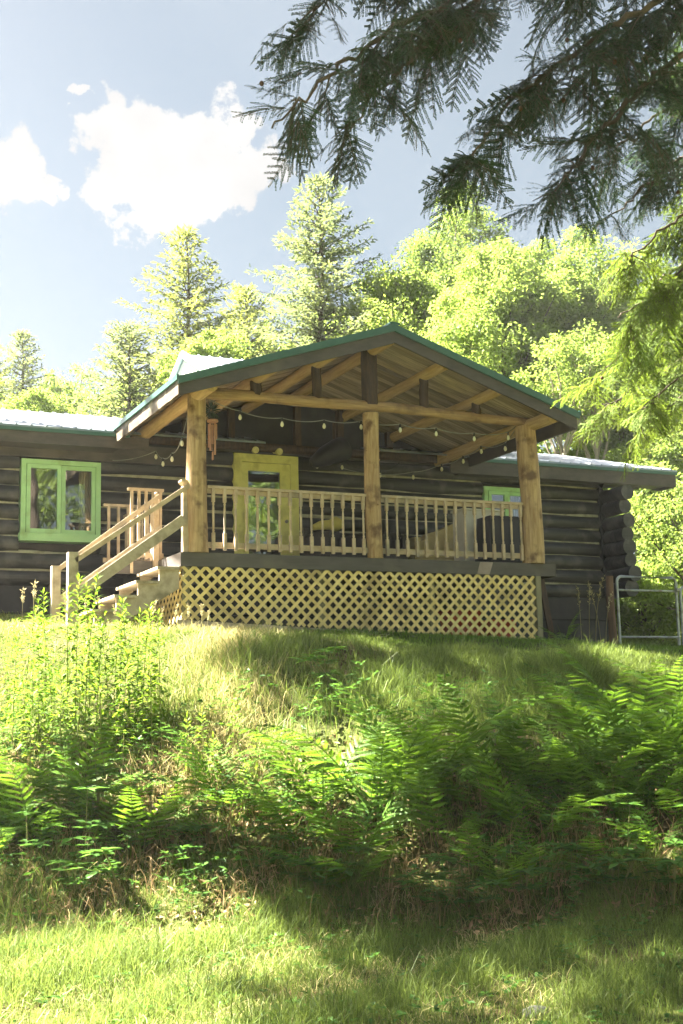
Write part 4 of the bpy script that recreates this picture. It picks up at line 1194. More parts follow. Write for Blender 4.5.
# ---------------- seeding grass stalks near the cabin
def seed_meshes(seed, H):
    r = np.random.default_rng(seed); st = MB(); sh = MB()
    t = np.linspace(0, 1, 9); P = np.stack([r.normal(0, .12) * t ** 2 * H, r.normal(0, .08) * t ** 2 * H, H * t], 1)
    st.tube(P, np.linspace(.006, .003, 9), 4, False)
    n = 40; u = r.uniform(.66, 1.0, n); c = np.stack([np.interp(u, t, P[:, q]) for q in range(3)], 1)
    D = rand_dirs(n, r) * (1, 1, .5) + (0, 0, .8)
    sh.leaves(c + rand_dirs(n, r) * .02, D, rand_dirs(n, r), r.uniform(.03, .06, n), .012)
    a_ = st.mesh('stem'); a_.materials.append(M['seed']); b2 = sh.mesh('seed_head'); b2.materials.append(M['seed'])
    return a_, b2
SEEDS = [seed_meshes(80 + k, h) for k, h in enumerate((.75, .6, .95))]
def make_seed(px, d, v, sc, label, group):
    x, y = sd((px - 341.5) / FOC * d, d)
    o = thing('seeding_grass', (x, y, float(ground_z(x, y)) - .01), label, 'grass stalk', group, rng.uniform(0, 6.28)); o.scale = (sc,) * 3
    for nm, me in zip(('stem', 'seed_head'), SEEDS[v]):
        c = bpy.data.objects.new(nm, me); COL.objects.link(c); c.parent = o
for px, d, v, sc in ((20, 16.8, 1, .9), (31, 16.9, 1, 1.05), (62, 16.5, 1, .8), (66, 16.8, 1, .85), (84, 16.6, 1, .7), (100, 16.7, 1, .75), (114, 16.5, 1, .6), (150, 16.8, 1, .75), (158, 16.6, 1, .6), (172, 16.8, 1, .7), (187, 16.7, 1, .7), (200, 16.6, 1, .75), (205, 16.9, 1, .6)):
    make_seed(px, d, v, sc, 'straw coloured seeding grass stalk standing on the lawn crest before the stairs', 'seeding grass before the stairs')
for px, d, v, sc in ((578, 20.6, 2, 1.0), (586, 20.9, 2, 1.1), (592, 20.7, 2, 1.15), (597, 21, 2, 1.1), (602, 20.8, 2, .9)):
    make_seed(px, d, v, sc, 'tall thin seeding grass stalk against the black foundation left of the gate', 'seeding grass by the gate')


# ---------------- trees
def limb_path(a, b, n=8, wig=.05, sag=0.0):
    t = np.linspace(0, 1, n)[:, None]; ln = np.linalg.norm(np.array(b) - np.array(a))
    P = np.array(a) + (np.array(b) - np.array(a)) * t
    P = P + rng.normal(0, wig * ln / n, (n, 3)) * (t * (1 - t) * 4); P[:, 2] -= sag * ln * (t[:, 0] ** 2)
    return P


def conifer(px_top, y_top, dist, height, base_r, label, leaf='conifer', dens=1.0, group='conifers behind the cabin', seed=0, prof=.8, base_frac=.12):
    r = np.random.default_rng(seed + 500)
    top = far(px_top, y_top, dist); x, y = top[0], top[1]; zg = float(ground_z(x, y)); zt = top[2]; H = zt - zg
    root = thing('conifer_tree', (x, y, zg), label, 'tree', group)
    m = MB(); m.tube([(x + .08 * sin(k), y + .08 * cos(k * 1.3), zg - .2 + (H + .1) * k / 9) for k in range(10)], np.linspace(.013 * H + .05, .015, 10), 8)
    br = m
    B, D, N, LL, WW = [], [], [], [], []
    z = zg + H * base_frac
    while z < zt - .1:
        u = (zt - z) / H
        Rm = base_r * min(1.0, (u / .85)) ** prof * r.uniform(.7, 1.12)
        nb = max(4, int(6 * dens + 2 * u))
        a0 = r.uniform(0, 6.28)
        for k in range(nb):
            az = a0 + k * 2 * pi / nb + r.normal(0, .25); Rl = Rm * r.uniform(.6, 1.15) + .12
            up = np.interp(u, [0, .25, 1], [.75, .18, -.22])
            e = np.array([x + Rl * cos(az), y + Rl * sin(az), z + Rl * up + .05 * Rl])
            s_ = np.array([x, y, z]); mid = (s_ + e) / 2 + (0, 0, .05 * Rl - .02)
            if Rl > .35: br.tube([s_, mid, e], [.012 + .012 * Rl, .01, .004], 4, False)
            ns = max(3, int(Rl / .17)); dirb = (e - s_) / np.linalg.norm(e - s_); lat = np.cross(dirb, (0, 0, 1)); lat /= np.linalg.norm(lat) + 1e-9
            for q in range(ns):
                w = (q + .8) / ns; c = s_ + (e - s_) * w
                sl = (.22 + .34 * Rl * (1 - w) * .5) * r.uniform(.7, 1.2)
                for sg in (-1, 1):
                    dv = lat * sg + dirb * .8 + np.array([0, 0, r.normal(-.12, .18)]); dv /= np.linalg.norm(dv)
                    nq = max(2, int(sl / .11))
                    for h_ in range(nq):
                        cc = c + dv * sl * (h_ / nq)
                        for j_ in range(2):
                            B.append(cc + r.normal(0, .02, 3)); D.append(dv + r.normal(0, .4, 3) + (0, 0, -.15)); N.append((r.normal(0, .4), r.normal(0, .4), 1)); LL.append(r.uniform(.13, .24)); WW.append(r.uniform(.05, .085))
                B.append(c); D.append(dirb + r.normal(0, .2, 3)); N.append((0, 0, 1)); LL.append(.25); WW.append(.07)
        z += r.uniform(.24, .40) * (.7 + .5 * u) / max(.6, dens ** .5)
    obj('trunk', br, M['bark'], root)
    c = MB(); c.leaves(np.array(B), np.array(D), np.array(N), np.array(LL), np.array(WW), .05)
    obj('crown', c, M[leaf], root)
    return root


def broadleaf(x, y, zt, rx, zc0, label, leaf='maple', n_cl=70, n_leaf=330, lsz=.15, group='broad leaved trees behind the cabin', seed=0, bark='bark', trunk_r=.16, lean=0.0, name='maple_tree', trunk_visible=True):
    r = np.random.default_rng(seed + 900)
    zg = float(ground_z(x, y)); H = zt - zg
    root = thing(name, (x, y, zg), label, 'tree', group)
    tr = MB(); c0 = np.array([x, y, zg - .2])
    tops = np.array([x + lean, y, zt - .15 * H])
    Pt = limb_path(c0, tops, 12, .06); tr.tube(Pt, np.linspace(trunk_r, .03, 12), 10)
    cen = []
    zc = (zt + zc0) / 2; rz = (zt - zc0) / 2
    n_cl = int(n_cl * 1.9); n_leaf = int(n_leaf * (1.05 if lsz < .2 else .62)); lsz = lsz * (.76 if lsz < .2 else 1)
    while len(cen) < n_cl:
        q = rand_dirs(1, r)[0] * r.uniform(.15, 1.06) ** .6
        w = 1.0 + .22 * sin(3 * math.atan2(q[1], q[0]) + seed)
        zz = q[2]
        nar = 1 - .28 * max(0, zz) ** 1.5
        cen.append([x + lean * (zz + 1) / 2 + q[0] * rx * w * nar, y + q[1] * rx * w * nar, zc + zz * rz])
    cen = np.array(cen)
    for c in cen[::2]:
        zb = np.clip(c[2] - r.uniform(.8, 2.2), zg + .25 * H, tops[2]); i = int(np.clip((zb - zg) / (tops[2] - zg) * 11, 0, 11))
        tr.tube(limb_path(Pt[i], c, 6, .12), np.linspace(.018 + .010 * np.linalg.norm(c - Pt[i]), .008, 6), 5, False)
    obj('trunk', tr, M[bark], root)
    cr = MB()
    for c in cen:
        rr = r.uniform(.35, 1.15) ** 1.3 * rx * .235 + .12
        n = int(n_leaf * r.uniform(.6, 1.3))
        q = rand_dirs(n, r) * (r.uniform(0, 1, n) ** .42)[:, None] * np.array([1.15, 1.15, .62]) * rr
        q[:, 2] -= .25 * (q[:, 0] ** 2 + q[:, 1] ** 2) / rr
        D = q / (np.linalg.norm(q, axis=1)[:, None] + .01) * .8 + r.normal(0, .6, (n, 3)) + (0, 0, -.35)
        N = np.array([0, 0, 1.0]) + r.normal(0, .55, (n, 3))
        cr.leaves(c + q, D, N, r.uniform(.65, 1.2, n) * lsz, r.uniform(.45, .8, n) * lsz, .12)
    obj('crown', cr, M[leaf], root)
    return root


conifer(186, 232, 42, 0, 5.2, 'pointed conifer rising left behind the porch roof, below the cloud', 'conifer', .8, seed=1, prof=.82)
conifer(318, 182, 40, 0, 6.0, 'tallest pointed conifer directly behind the porch ridge', 'conifer2', .8, seed=2, prof=.80)
conifer(22, 334, 55, 0, 4.0, 'small dark conifer top at the far left above the metal roof', 'conifer2', .8, seed=3)
conifer(128, 325, 40, 0, 3.8, 'short bluish conifer between the far left trees and the pointed one', 'conifer2', 1.0, seed=4)
conifer(-16, 345, 50, 0, 4.6, 'conifer partly cut by the left frame edge', 'conifer', .8, seed=5)
conifer(245, 290, 46, 0, 5.0, 'lower conifer filling the gap between the two pointed ones', 'conifer', .9, seed=6)


def bl(px, ytop, dist, rx, ylow, label, **kw):
    t = far(px, ytop, dist); lo = far(px, ylow, dist)
    return broadleaf(t[0], t[1], t[2], rx, lo[2], label, **kw)


bl(452, 192, 44, 2.6, 420, 'tall darker green tree behind the porch, tallest of the leafy ones', leaf='darkleaf', n_cl=90, seed=1)
bl(400, 262, 40, 2.2, 430, 'rounded yellow green tree just left of the tall dark leafy one', seed=2, n_cl=70)
bl(500, 252, 36, 2.6, 450, 'bright sunlit maple above the right roof slope of the porch', seed=3, n_cl=95)
bl(575, 232, 38, 2.5, 430, 'bright maple between the sunlit one and the foreground hemlock', seed=4, n_cl=80)
bl(640, 290, 40, 2.6, 500, 'pale yellow green tree seen through the hemlock at right', seed=5, n_cl=80)
bl(590, 330, 33, 1.4, 420, 'slender tree with pale bare trunk beside the right porch eave', seed=6, n_cl=26, n_leaf=160, bark='palebark', trunk_r=.09, lsz=.13)
bl(556, 340, 32.5, 1.2, 430, 'thin pale stemmed sapling left of the bare trunk', seed=7, n_cl=20, n_leaf=150, bark='palebark', trunk_r=.06, lsz=.13)
bl(76, 366, 58, 1.9, 440, 'faint thin crowned tree at far left beyond the roof', seed=8, n_cl=34, n_leaf=110, lsz=.16)
bl(40, 392, 46, 1.6, 450, 'low yellow green tree just above the left metal roof', seed=9, n_cl=36, n_leaf=200)
bl(215, 330, 36, 1.5, 440, 'leafy tree behind the upper roof', seed=10, n_cl=36, n_leaf=220)
bl(655, 430, 32, 1.7, 600, 'bright shrubby tree right of the cabin corner', seed=11, n_cl=60, n_leaf=260, lsz=.13)
bl(690, 470, 29, 1.5, 640, 'shady green shrub behind the tube gate', seed=12, n_cl=36, n_leaf=200, leaf='maple', lsz=.12)
bl(640, 545, 30, 1.2, 650, 'low shrub touching the ground beyond the gate', seed=13, n_cl=40, n_leaf=240, lsz=.12)
bl(700, 400, 36, 2.2, 560, 'leafy tree at the right frame edge behind the gate', seed=14, n_cl=60, n_leaf=240)
bl(610, 405, 37, 1.8, 520, 'yellow green tree behind the right metal roof', seed=15, n_cl=50, n_leaf=260)
# far wood closing the view between the trees
mb = MB(); N0 = 52000
pxs = rng.uniform(-60, 760, N0); dist = rng.uniform(52, 62, N0)
ytop = np.interp(pxs, [-60, 40, 100, 160, 300, 420, 560, 700, 760], [400, 395, 402, 375, 330, 300, 290, 330, 330]) + 14 * np.sin(pxs * .09) + 10 * np.sin(pxs * .23)
dirs = FW[None] + RV[None] * ((pxs - 341.5) / FOC)[:, None]
hor = np.hypot(dirs[:, 0], dirs[:, 1]); XY = CAM[None, :2] + dirs[:, :2] * (dist / hor)[:, None]
ztop = CAM[2] + dist * np.tan(PITCH + np.arctan((512 - ytop) / FOC)) 
zlo = ground_z(XY[:, 0], XY[:, 1]); Z = zlo + (ztop - zlo) * rng.uniform(0.05, 1, N0) ** .8
P = np.stack([XY[:, 0], XY[:, 1], Z], 1)
mb.leaves(P, rand_dirs(N0) + (0, 0, -.3), np.array([0, 0, 1.0]) + rng.normal(0, .6, (N0, 3)), rng.uniform(.22, .42, N0), rng.uniform(.14, .26, N0), .1)
tag(obj('background_wood', mb, M['maple']), 'far wood closing the view behind the cabin', 'wood', None, 'stuff')
# undergrowth beyond the gate
mb = MB(); s, d = scatter(26000, 4.2, 12, 24, 36); x, y = sd(s, d); k = (x > 9.7); s, d, x, y = s[k], d[k], x[k], y[k]
blades(mb, x, y, rng.uniform(.08, .5, len(s)), rng.uniform(.01, .03, len(s)), rng.uniform(.2, .9, len(s)))
tag(obj('undergrowth', mb, M['grass']), 'rough green undergrowth beyond the gate', 'undergrowth', None, 'stuff')

# ---------------- foreground hemlock: trunk out of frame, limbs sweep in
def sprig_arrays(seed, Ln=.30, droop=.3):
    r = np.random.default_rng(seed); B, D, N, S = [], [], [], []
    def twig(p, d, ln, depth):
        n = max(3, int(ln / .0062)); lat = np.cross(d, (0, 0, 1)); lat /= np.linalg.norm(lat) + 1e-9
        pts = [p]
        for k in range(n):
            dd = d + np.array([0, 0, -droop * (k / n)]) ; q = p + dd * ln * k / n
            for sg in (-1, 1):
                B.append(q); D.append(lat * sg + d * .55 + r.normal(0, .16, 3)); N.append((r.normal(0, .22), r.normal(0, .22), 1)); S.append(r.uniform(.011, .017) * (1 - .3 * k / n))
        S2 = p + (d + np.array([0, 0, -droop])) * ln
        tw.append((p, S2))
    tw = []
    d0 = np.array([1.0, 0, 0]); twig(np.zeros(3), d0, Ln, 0)
    nside = 6
    for k in range(nside):
        u = .06 + .88 * k / nside
        for sg in (-1, 1):
            p = d0 * Ln * u + np.array([0, 0, -droop * u * u * Ln]); dd = np.array([.75, sg * .85, r.normal(-.15, .3)]); dd /= np.linalg.norm(dd)
            twig(p, dd, Ln * (.50 * (1 - u) + .10) * r.uniform(.75, 1.15), 1)
    return np.array(B), np.array(D), np.array(N), np.array(S), tw


SPR = [sprig_arrays(200 + k, .27 + .03 * k, .10 + .06 * k) for k in range(4)]


def hemlock(root_xy, zg, H, limbs, label, group=None):
    root = thing('hemlock_tree', (root_xy[0], root_xy[1], zg), label, 'tree', group)
    m = MB(); m.tube([(root_xy[0] + .06 * sin(k), root_xy[1] + .06 * cos(k), zg - .2 + H * k / 9) for k in range(10)], np.linspace(.28, .08, 10), 14)
    obj('trunk', m, M['bark'], root)
    for pts, rad, dens, leaf, spread, cones in limbs:
        P = np.array(pts, float)
        # resample smoothly
        t = np.linspace(0, len(P) - 1, 8 * len(P)); Q = np.stack([np.interp(t, np.arange(len(P)), P[:, q]) for q in range(3)], 1)
        for _ in range(3): Q[1:-1] = (Q[:-2] + Q[1:-1] * 2 + Q[2:]) / 4
        Q[1:-1] += rng.normal(0, .012, Q[1:-1].shape)
        wood = MB(); wood.tube(Q, np.linspace(rad, .005, len(Q)), 6, False)
        nb = MB(); ln = np.sum(np.linalg.norm(np.diff(Q, axis=0), axis=1)); n = int(ln * dens)
        tipsc = []
        for k in range(n):
            u = rng.uniform(.08, 1) ; i = u * (len(Q) - 1.01); i0 = int(i); c = Q[i0] + (Q[i0 + 1] - Q[i0]) * (i - i0)
            T = Q[i0 + 1] - Q[i0]; T /= np.linalg.norm(T); lat = np.cross(T, (0, 0, 1)); lat /= np.linalg.norm(lat) + 1e-9
            sg = rng.choice([-1, 1]); bl_ = spread * (1.15 - .75 * u) * rng.uniform(.35, 1.1)
            dv = lat * sg * rng.uniform(.4, 1) + T * rng.uniform(.3, .9) + np.array([0, 0, rng.normal(-.15, .25)]); dv /= np.linalg.norm(dv)
            seg = max(1, int(bl_ / .20) + 1)
            e = c + dv * bl_ + np.array([0, 0, -.15 * bl_])
            wood.tube([c, (c + e) / 2 + (0, 0, .05 * bl_), e], [.006, .004, .002], 4, False)
            for q in range(seg + 1):
                w = (q + rng.uniform(0, .6)) / (seg + .5); o_ = c + (e - c) * w + rng.normal(0, .02, 3)
                for s2 in ((-1, 1) if q < seg else (0,)):
                    fx = dv * (1.0 if s2 == 0 else .7) + np.cross(dv, (0, 0, 1)) * s2 * rng.uniform(.5, 1.0) + np.array([0, 0, rng.normal(-.25, .25)]); fx /= np.linalg.norm(fx)
                    fy = np.cross((0, 0, 1), fx); fy /= np.linalg.norm(fy); fy = fy + np.array([0, 0, rng.normal(0, .6)]); fy /= np.linalg.norm(fy); fz = np.cross(fx, fy)
                    Rm = np.stack([fx, fy, fz], 1); B, D, N, S, tw = SPR[int(rng.integers(0, 4))]; sc = rng.uniform(.6, 1.2)
                    nb.leaves(o_ + (B @ Rm.T) * sc, D @ Rm.T, N @ Rm.T, S * sc, .0074 * sc, .05, .5)
                    for a_, b2 in tw[::2]: wood.tube([o_ + Rm @ a_ * sc, o_ + Rm @ b2 * sc], [.002, .001], 3, False)
            tipsc.append(e)
        bo = obj('branch', wood, M['bark'], root)
        obj('foliage', nb, M[leaf], bo)
        for k in range(cones):
            c = tipsc[int(rng.integers(0, len(tipsc)))] + rng.normal(0, .06, 3)
            cm = MB(); cm.lathe(c, [(.003, 0), (.010, -.006), (.0135, -.016), (.010, -.026), (.002, -.032)], 8); obj('cone', cm, M['cone'], bo)
    return root


def L3(*p): return [far(x, y, d) for x, y, d in p]
hx, hy = sd(3.5, 8.2)
limbs = [
    (L3((800, -140, 7.9), (640, -55, 7.2), (500, -20, 6.9), (390, 30, 6.7), (325, 78, 6.6), (272, 128, 6.5)), .03, 9, 'hem', .5, 5),
    (L3((800, -160, 8.0), (620, -110, 7.4), (460, -80, 7.1), (350, -30, 7.0), (300, 30, 6.9)), .03, 7.0, 'hem', .55, 3),
    (L3((790, -60, 7.8), (650, 5, 7.3), (560, 60, 7.1), (500, 110, 7.0), (468, 165, 6.95)), .025, 9.0, 'hem', .5, 5),
    (L3((520, -30, 6.95), (450, 20, 6.9), (395, 75, 6.85), (345, 130, 6.8)), .014, 9.0, 'hem', .42, 3),
    (L3((800, -10, 8.0), (690, 50, 7.6), (630, 100, 7.4), (585, 150, 7.3), (552, 195, 7.2)), .025, 8.5, 'hem', .42, 4),
    (L3((790, -90, 7.9), (700, -20, 7.5), (620, 40, 7.4), (560, 80, 7.3)), .025, 9, 'hem', .5, 3),
]
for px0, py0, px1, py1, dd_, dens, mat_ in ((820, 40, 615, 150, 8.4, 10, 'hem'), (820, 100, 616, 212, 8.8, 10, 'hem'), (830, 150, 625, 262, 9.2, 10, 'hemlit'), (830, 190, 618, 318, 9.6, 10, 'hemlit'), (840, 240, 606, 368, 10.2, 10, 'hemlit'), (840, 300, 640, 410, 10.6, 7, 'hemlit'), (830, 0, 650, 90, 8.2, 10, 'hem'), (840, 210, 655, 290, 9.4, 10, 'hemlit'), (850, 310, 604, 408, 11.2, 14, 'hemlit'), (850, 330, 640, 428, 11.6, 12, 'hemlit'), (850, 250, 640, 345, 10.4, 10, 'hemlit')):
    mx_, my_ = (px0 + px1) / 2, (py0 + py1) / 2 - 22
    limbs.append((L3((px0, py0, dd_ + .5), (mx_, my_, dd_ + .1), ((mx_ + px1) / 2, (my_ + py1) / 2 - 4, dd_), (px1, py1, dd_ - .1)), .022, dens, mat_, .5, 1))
hemlock((hx, hy), float(ground_z(hx, hy)), 12.0, limbs, 'dark hemlock whose feathery limbs with small cones hang into the top right of the view')

# unseen trees added to shade bank and hemlock, and the wood behind the camera
SUNV = np.array([*(np.array(SUN_AZ) / np.linalg.norm(SUN_AZ) * cos(radians(SUN_EL))), sin(radians(SUN_EL))])
def added_shade_tree(s, d, zt, spots, label, seed, n_leaf=150, lsz=.24):
    """tall tree out of view; its leaf clumps hang where they shade the given spots (s, d, radius, height above ground)"""
    r = np.random.default_rng(seed); x, y = sd(s, d); zg = float(ground_z(x, y))
    root = thing('added_shade_tree', (x, y, zg), label, 'tree', 'unseen trees added for shade')
    Pt = limb_path((x, y, zg - .2), (x, y, zt), 12, .05); tr = MB(); tr.tube(Pt, np.linspace(.26, .06, 12), 10)
    cr = MB()
    for q0, q1, rad, h in spots:
        gx, gy = sd(q0, q1); c = np.array([gx, gy, float(ground_z(gx, gy))]) + SUNV * h / SUNV[2]
        i = int(np.clip((c[2] - 2.0 - zg) / (zt - zg) * 11, 2, 11)); tr.tube(limb_path(Pt[i], c, 6, .1), np.linspace(.07, .012, 6), 5, False)
        n = int(n_leaf * (rad / .6) ** 2); p = rand_dirs(n, r) * (r.uniform(0, 1, n) ** .45)[:, None] * rad * np.array([1.1, 1.1, .6])
        cr.leaves(c + p, p + r.normal(0, .4, (n, 3)) * rad, np.array([0, 0, 1.0]) + r.normal(0, .5, (n, 3)), r.uniform(.7, 1.2, n) * lsz, r.uniform(.5, .8, n) * lsz, .1)
    obj('trunk', tr, M['bark'], root); obj('crown', cr, M['darkleaf'], root)


def shade(s, d, zt, z0, rx, seed, label, n_cl=60, n_leaf=130, lsz=.26):
    x, y = sd(s, d)
    return broadleaf(x, y, zt, rx, z0, label, leaf='darkleaf', n_cl=n_cl, n_leaf=n_leaf, lsz=lsz, seed=seed, group='unseen trees added for shade', name='added_shade_tree', trunk_r=.2)
def grid(s0, s1, d0, d1, step, rad, h, keep, seed):
    r = np.random.default_rng(seed); out = []
    for q0 in np.arange(s0, s1, step):
        for q1 in np.arange(d0, d1, step):
            if r.uniform() < keep: out.append((q0 + r.uniform(-.3, .3) * step, q1 + r.uniform(-.3, .3) * step, rad * r.uniform(.8, 1.2), h + r.uniform(-1, 1)))
    return out
added_shade_tree(-9.0, 18.0, 18.5, grid(1.25, 5.0, 10.9, 13.2, .85, .55, 16.0, .55, 1) + grid(1.1, 5.0, 13.2, 16.2, .9, .5, 16.0, .42, 6), 'tall unseen tree added to shade the bank, behind the left end of the cabin', 31)
added_shade_tree(-9.6, 13.0, 16.5, grid(.3, 3.4, 6.0, 9.6, .76, .56, 15.5, .78, 2) + grid(.9, 3.4, 9.4, 10.9, .85, .55, 15.5, .8, 7) + grid(-2.9, -1.6, 9.7, 10.7, .7, .42, 15.0, .8, 5), 'unseen tree added to shade the meadow and foot of the bank, left of the view', 32)
added_shade_tree(-9.8, 21.5, 19.0, grid(-.4, 1.2, 12.9, 15.2, .8, .5, 16.5, .55, 3) + grid(2.6, 6.5, 16.2, 21.0, 1.0, .65, 17.0, .7, 4) + [(to_sd(x_, y_)[0], to_sd(x_, y_)[1], .8, 21.0) for x_ in (8.6, 9.7, 10.8, 11.9) for y_ in (0.9, 2.0, 3.1, 4.2)], 'tallest unseen tree, added behind the left wing to shade the lawn and right roof', 33)
def over(P, rad, h):
    P = np.array(P, float)
    gz = float(ground_z(P[0], P[1]))
    for _ in range(3):
        q = P - SUNV * (P[2] - gz) / SUNV[2]; gz = float(ground_z(q[0], q[1]))
    s_, d_ = to_sd(q[0], q[1]); return (s_, d_, rad, h)
hs_ = [over(p_, .55, 17.0) for p_ in L3((300, 60, 6.6), (350, 30, 6.8), (400, 60, 6.8), (380, 110, 6.9), (460, 40, 6.9), (520, 20, 7.1), (500, 100, 7.0), (560, 90, 7.1), (590, 40, 7.3), (620, 120, 7.4), (570, 170, 7.2), (650, 60, 7.6), (640, 170, 8.6), (670, 130, 8.3), (270, 130, 6.5), (330, 110, 6.7))]
added_shade_tree(-8.0, 12.2, 17.0, hs_[::2] + hs_[1:8:4], 'unseen tree added to darken the hemlock limbs, left of the view', 34, 170)
for k, (x_, y_, zt_, rx_) in enumerate(((2.5, -21, 10.5, 2.6), (7.0, -23, 12.0, 3.0), (11.5, -20, 9.0, 2.4), (15.5, -18, 11.0, 2.6), (-1.5, -26, 11.0, 2.8))):
    broadleaf(x_, y_, zt_, rx_, -1.5, ('leafy tree behind the viewer facing the left window', 'broad tree behind the viewer', 'low leafy tree behind the viewer facing the door', 'tree behind the viewer at the meadow edge', 'leafy tree far behind the viewer')[k], 'maple', 44, 150, .24, 'trees behind the viewer', 40 + k)

# ------------------------------------------------------------------ air
hm, nt, out = new_mat('haze_air')
pv = nd(nt, 'ShaderNodeVolumePrincipled', Density=HAZE, Anisotropy=0.25); pv.inputs['Color'].default_value = (.95, .96, .98, 1)
nt.links.new(pv.outputs[0], out.inputs['Volume'])
m = MB(); gx, gy = sd(0, 10); m.box((gx - 190, gy - 190, -14), (gx + 190, gy + 190, 27))
tag(obj('haze', m, hm), 'pale sunlit air between the viewer and the far trees', 'haze', None, 'stuff')
# ------------------------------------------------------------------ sky, sun, camera
w = bpy.data.worlds.new('World'); scene.world = w; w.use_nodes = True
nt = w.node_tree; L = nt.links.new
for n in list(nt.nodes): nt.nodes.remove(n)
out = nt.nodes.new('ShaderNodeOutputWorld')
bg = nd(nt, 'ShaderNodeBackground', Strength=SKY)
sky = nt.nodes.new('ShaderNodeTexSky'); sky.sky_type = 'NISHITA'; sky.sun_disc = False
sky.sun_elevation = radians(SUN_EL); sky.sun_rotation = math.atan2(SUN_AZ[0], SUN_AZ[1]); sky.air_density = AIR; sky.dust_density = DUST; sky.ozone_density = OZONE
tc = nt.nodes.new('ShaderNodeTexCoord')
def warp(src, scale, amp):
    n_ = nd(nt, 'ShaderNodeTexNoise', Scale=scale, Detail=4.0); L(tc.outputs['Generated'], n_.inputs['Vector'])
    s_ = nd(nt, 'ShaderNodeVectorMath', operation='SUBTRACT'); L(n_.outputs['Color'], s_.inputs[0]); s_.inputs[1].default_value = (.5, .5, .5)
    m_ = nd(nt, 'ShaderNodeVectorMath', operation='SCALE'); L(s_.outputs[0], m_.inputs[0]); m_.inputs['Scale'].default_value = amp
    a_ = nd(nt, 'ShaderNodeVectorMath', operation='ADD'); L(src, a_.inputs[0]); L(m_.outputs[0], a_.inputs[1]); return a_.outputs[0]
WDIR = warp(warp(tc.outputs['Generated'], 14.0, .06), 48.0, .035)
def dot(v):
    n = nd(nt, 'ShaderNodeVectorMath', operation='DOT_PRODUCT'); L(WDIR, n.inputs[0]); n.inputs[1].default_value = v; return n.outputs['Value']
def mth(op, a, b=None, c=None, clamp=False):
    n = nd(nt, 'ShaderNodeMath', operation=op); n.use_clamp = clamp
    for k, v in enumerate((a, b, c)):
        if v is None: continue
        if isinstance(v, (int, float)): n.inputs[k].default_value = v
        else: L(v, n.inputs[k])
    return n.outputs[0]
cden = None
nz = nd(nt, 'ShaderNodeTexNoise', Scale=16.0, Detail=10.0, Roughness=.6); L(tc.outputs['Generated'], nz.inputs['Vector'])
nz2 = nd(nt, 'ShaderNodeTexNoise', Scale=38.0, Detail=6.0, Roughness=.6); L(tc.outputs['Generated'], nz2.inputs['Vector'])
nsum = mth('ADD', mth('MULTIPLY', mth('SUBTRACT', nz.outputs[0], .5), 3.2), mth('MULTIPLY', mth('SUBTRACT', nz2.outputs[0], .5), 2.4))
for (cx, cy, ra, rb, tilt) in CLOUDS:
    d0 = ray(cx, cy); d0 = d0 / np.linalg.norm(d0)
    e1 = np.cross(d0, (0, 0, 1)); e1 /= np.linalg.norm(e1); e2 = np.cross(e1, d0)
    a1 = e1 * cos(tilt) + e2 * sin(tilt); a2 = -e1 * sin(tilt) + e2 * cos(tilt)
    f = dot(tuple(d0)); u = mth('DIVIDE', dot(tuple(a1)), f); v = mth('DIVIDE', dot(tuple(a2)), f)
    u = mth('DIVIDE', u, ra / FOC); v = mth('DIVIDE', v, rb / FOC)
    q = mth('SUBTRACT', 1.0, mth('SQRT', mth('ADD', mth('MULTIPLY', u, u), mth('MULTIPLY', v, v))))
    q = mth('SUBTRACT', q, mth('MULTIPLY', mth('LESS_THAN', f, 0.0), 10.0))
    cden = q if cden is None else mth('MAXIMUM', cden, q)
cd = mth('ADD', cden, mth('MULTIPLY', nsum, .62))
mr = nd(nt, 'ShaderNodeMapRange', interpolation_type='SMOOTHSTEP'); mr.inputs[1].default_value = -.02; mr.inputs[2].default_value = .17; L(cd, mr.inputs[0])
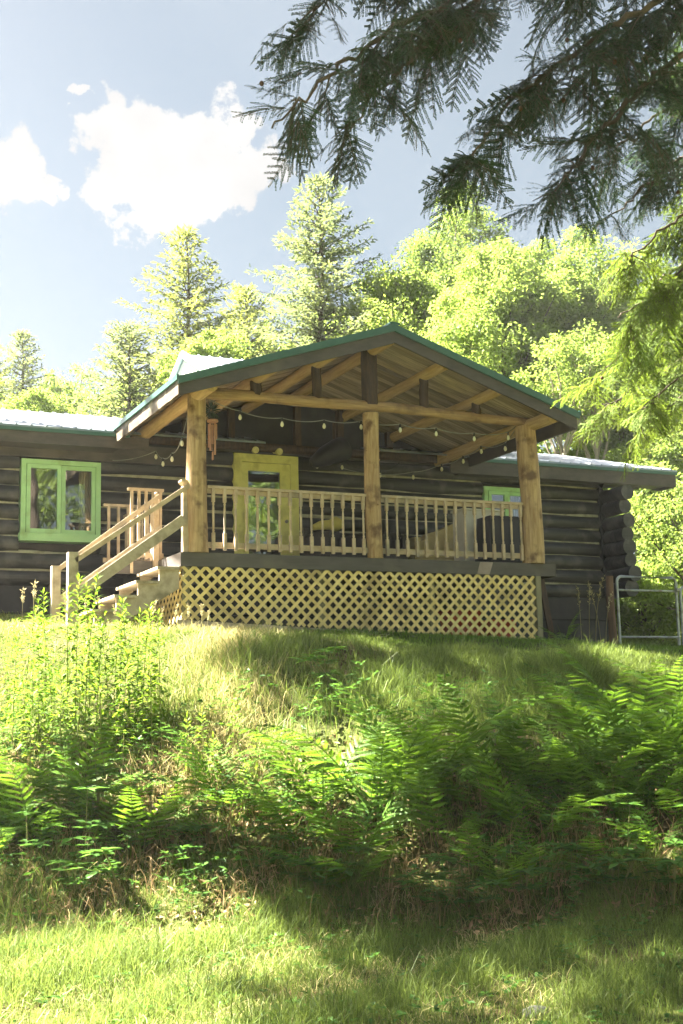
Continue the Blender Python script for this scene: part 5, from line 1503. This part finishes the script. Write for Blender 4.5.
mixc = nd(nt, 'ShaderNodeMix', data_type='RGBA'); L(mr.outputs[0], mixc.inputs[0]); hsv = nd(nt, 'ShaderNodeHueSaturation', Hue=.472, Saturation=SKY_SAT, Value=SKY_VAL); L(sky.outputs[0], hsv.inputs['Color']); L(hsv.outputs[0], mixc.inputs[6])
ccol = ramp(nt, nz.outputs[0], [(.36, tuple(c * .90 for c in CLOUD_COL)), (.60, CLOUD_COL)]); L(ccol, mixc.inputs[7])
L(mixc.outputs[2], bg.inputs[0]); L(bg.outputs[0], out.inputs[0])

sl = bpy.data.lights.new('sun', 'SUN'); sl.energy = SUN_E; sl.angle = radians(.53); sl.color = (1.0, .93, .80)
so = bpy.data.objects.new('sun', sl); COL.objects.link(so)
ce = cos(radians(SUN_EL)); az = np.array(SUN_AZ) / np.linalg.norm(SUN_AZ)
from mathutils import Vector, Matrix
so.rotation_euler = Vector((az[0] * ce, az[1] * ce, sin(radians(SUN_EL)))).to_track_quat('Z', 'Y').to_euler()
so.location = (0, 0, 20)

cd_ = bpy.data.cameras.new('camera'); co = bpy.data.objects.new('camera', cd_); COL.objects.link(co)
co.matrix_world = Matrix(((RV[0], UV[0], -FW[0], CAM[0]), (RV[1], UV[1], -FW[1], CAM[1]), (RV[2], UV[2], -FW[2], CAM[2]), (0, 0, 0, 1)))
cd_.sensor_fit = 'VERTICAL'; cd_.sensor_height = 36.0; cd_.lens = FOC * 36.0 / 1024.0
cd_.clip_start = .05; cd_.clip_end = 2000
scene.camera = co
scene.render.resolution_x = 683; scene.render.resolution_y = 1024
scene.render.engine = 'CYCLES'
scene.cycles.max_bounces = 8; scene.cycles.transparent_max_bounces = 8; scene.cycles.diffuse_bounces = 4; scene.cycles.transmission_bounces = 4; scene.cycles.glossy_bounces = 3
scene.cycles.sample_clamp_indirect = 8.0
scene.cycles.use_denoising = True
vs = scene.view_settings; vs.view_transform = 'Standard'; vs.look = 'None'; vs.exposure = EXPO; vs.gamma = 1.0; vs.use_curve_mapping = False
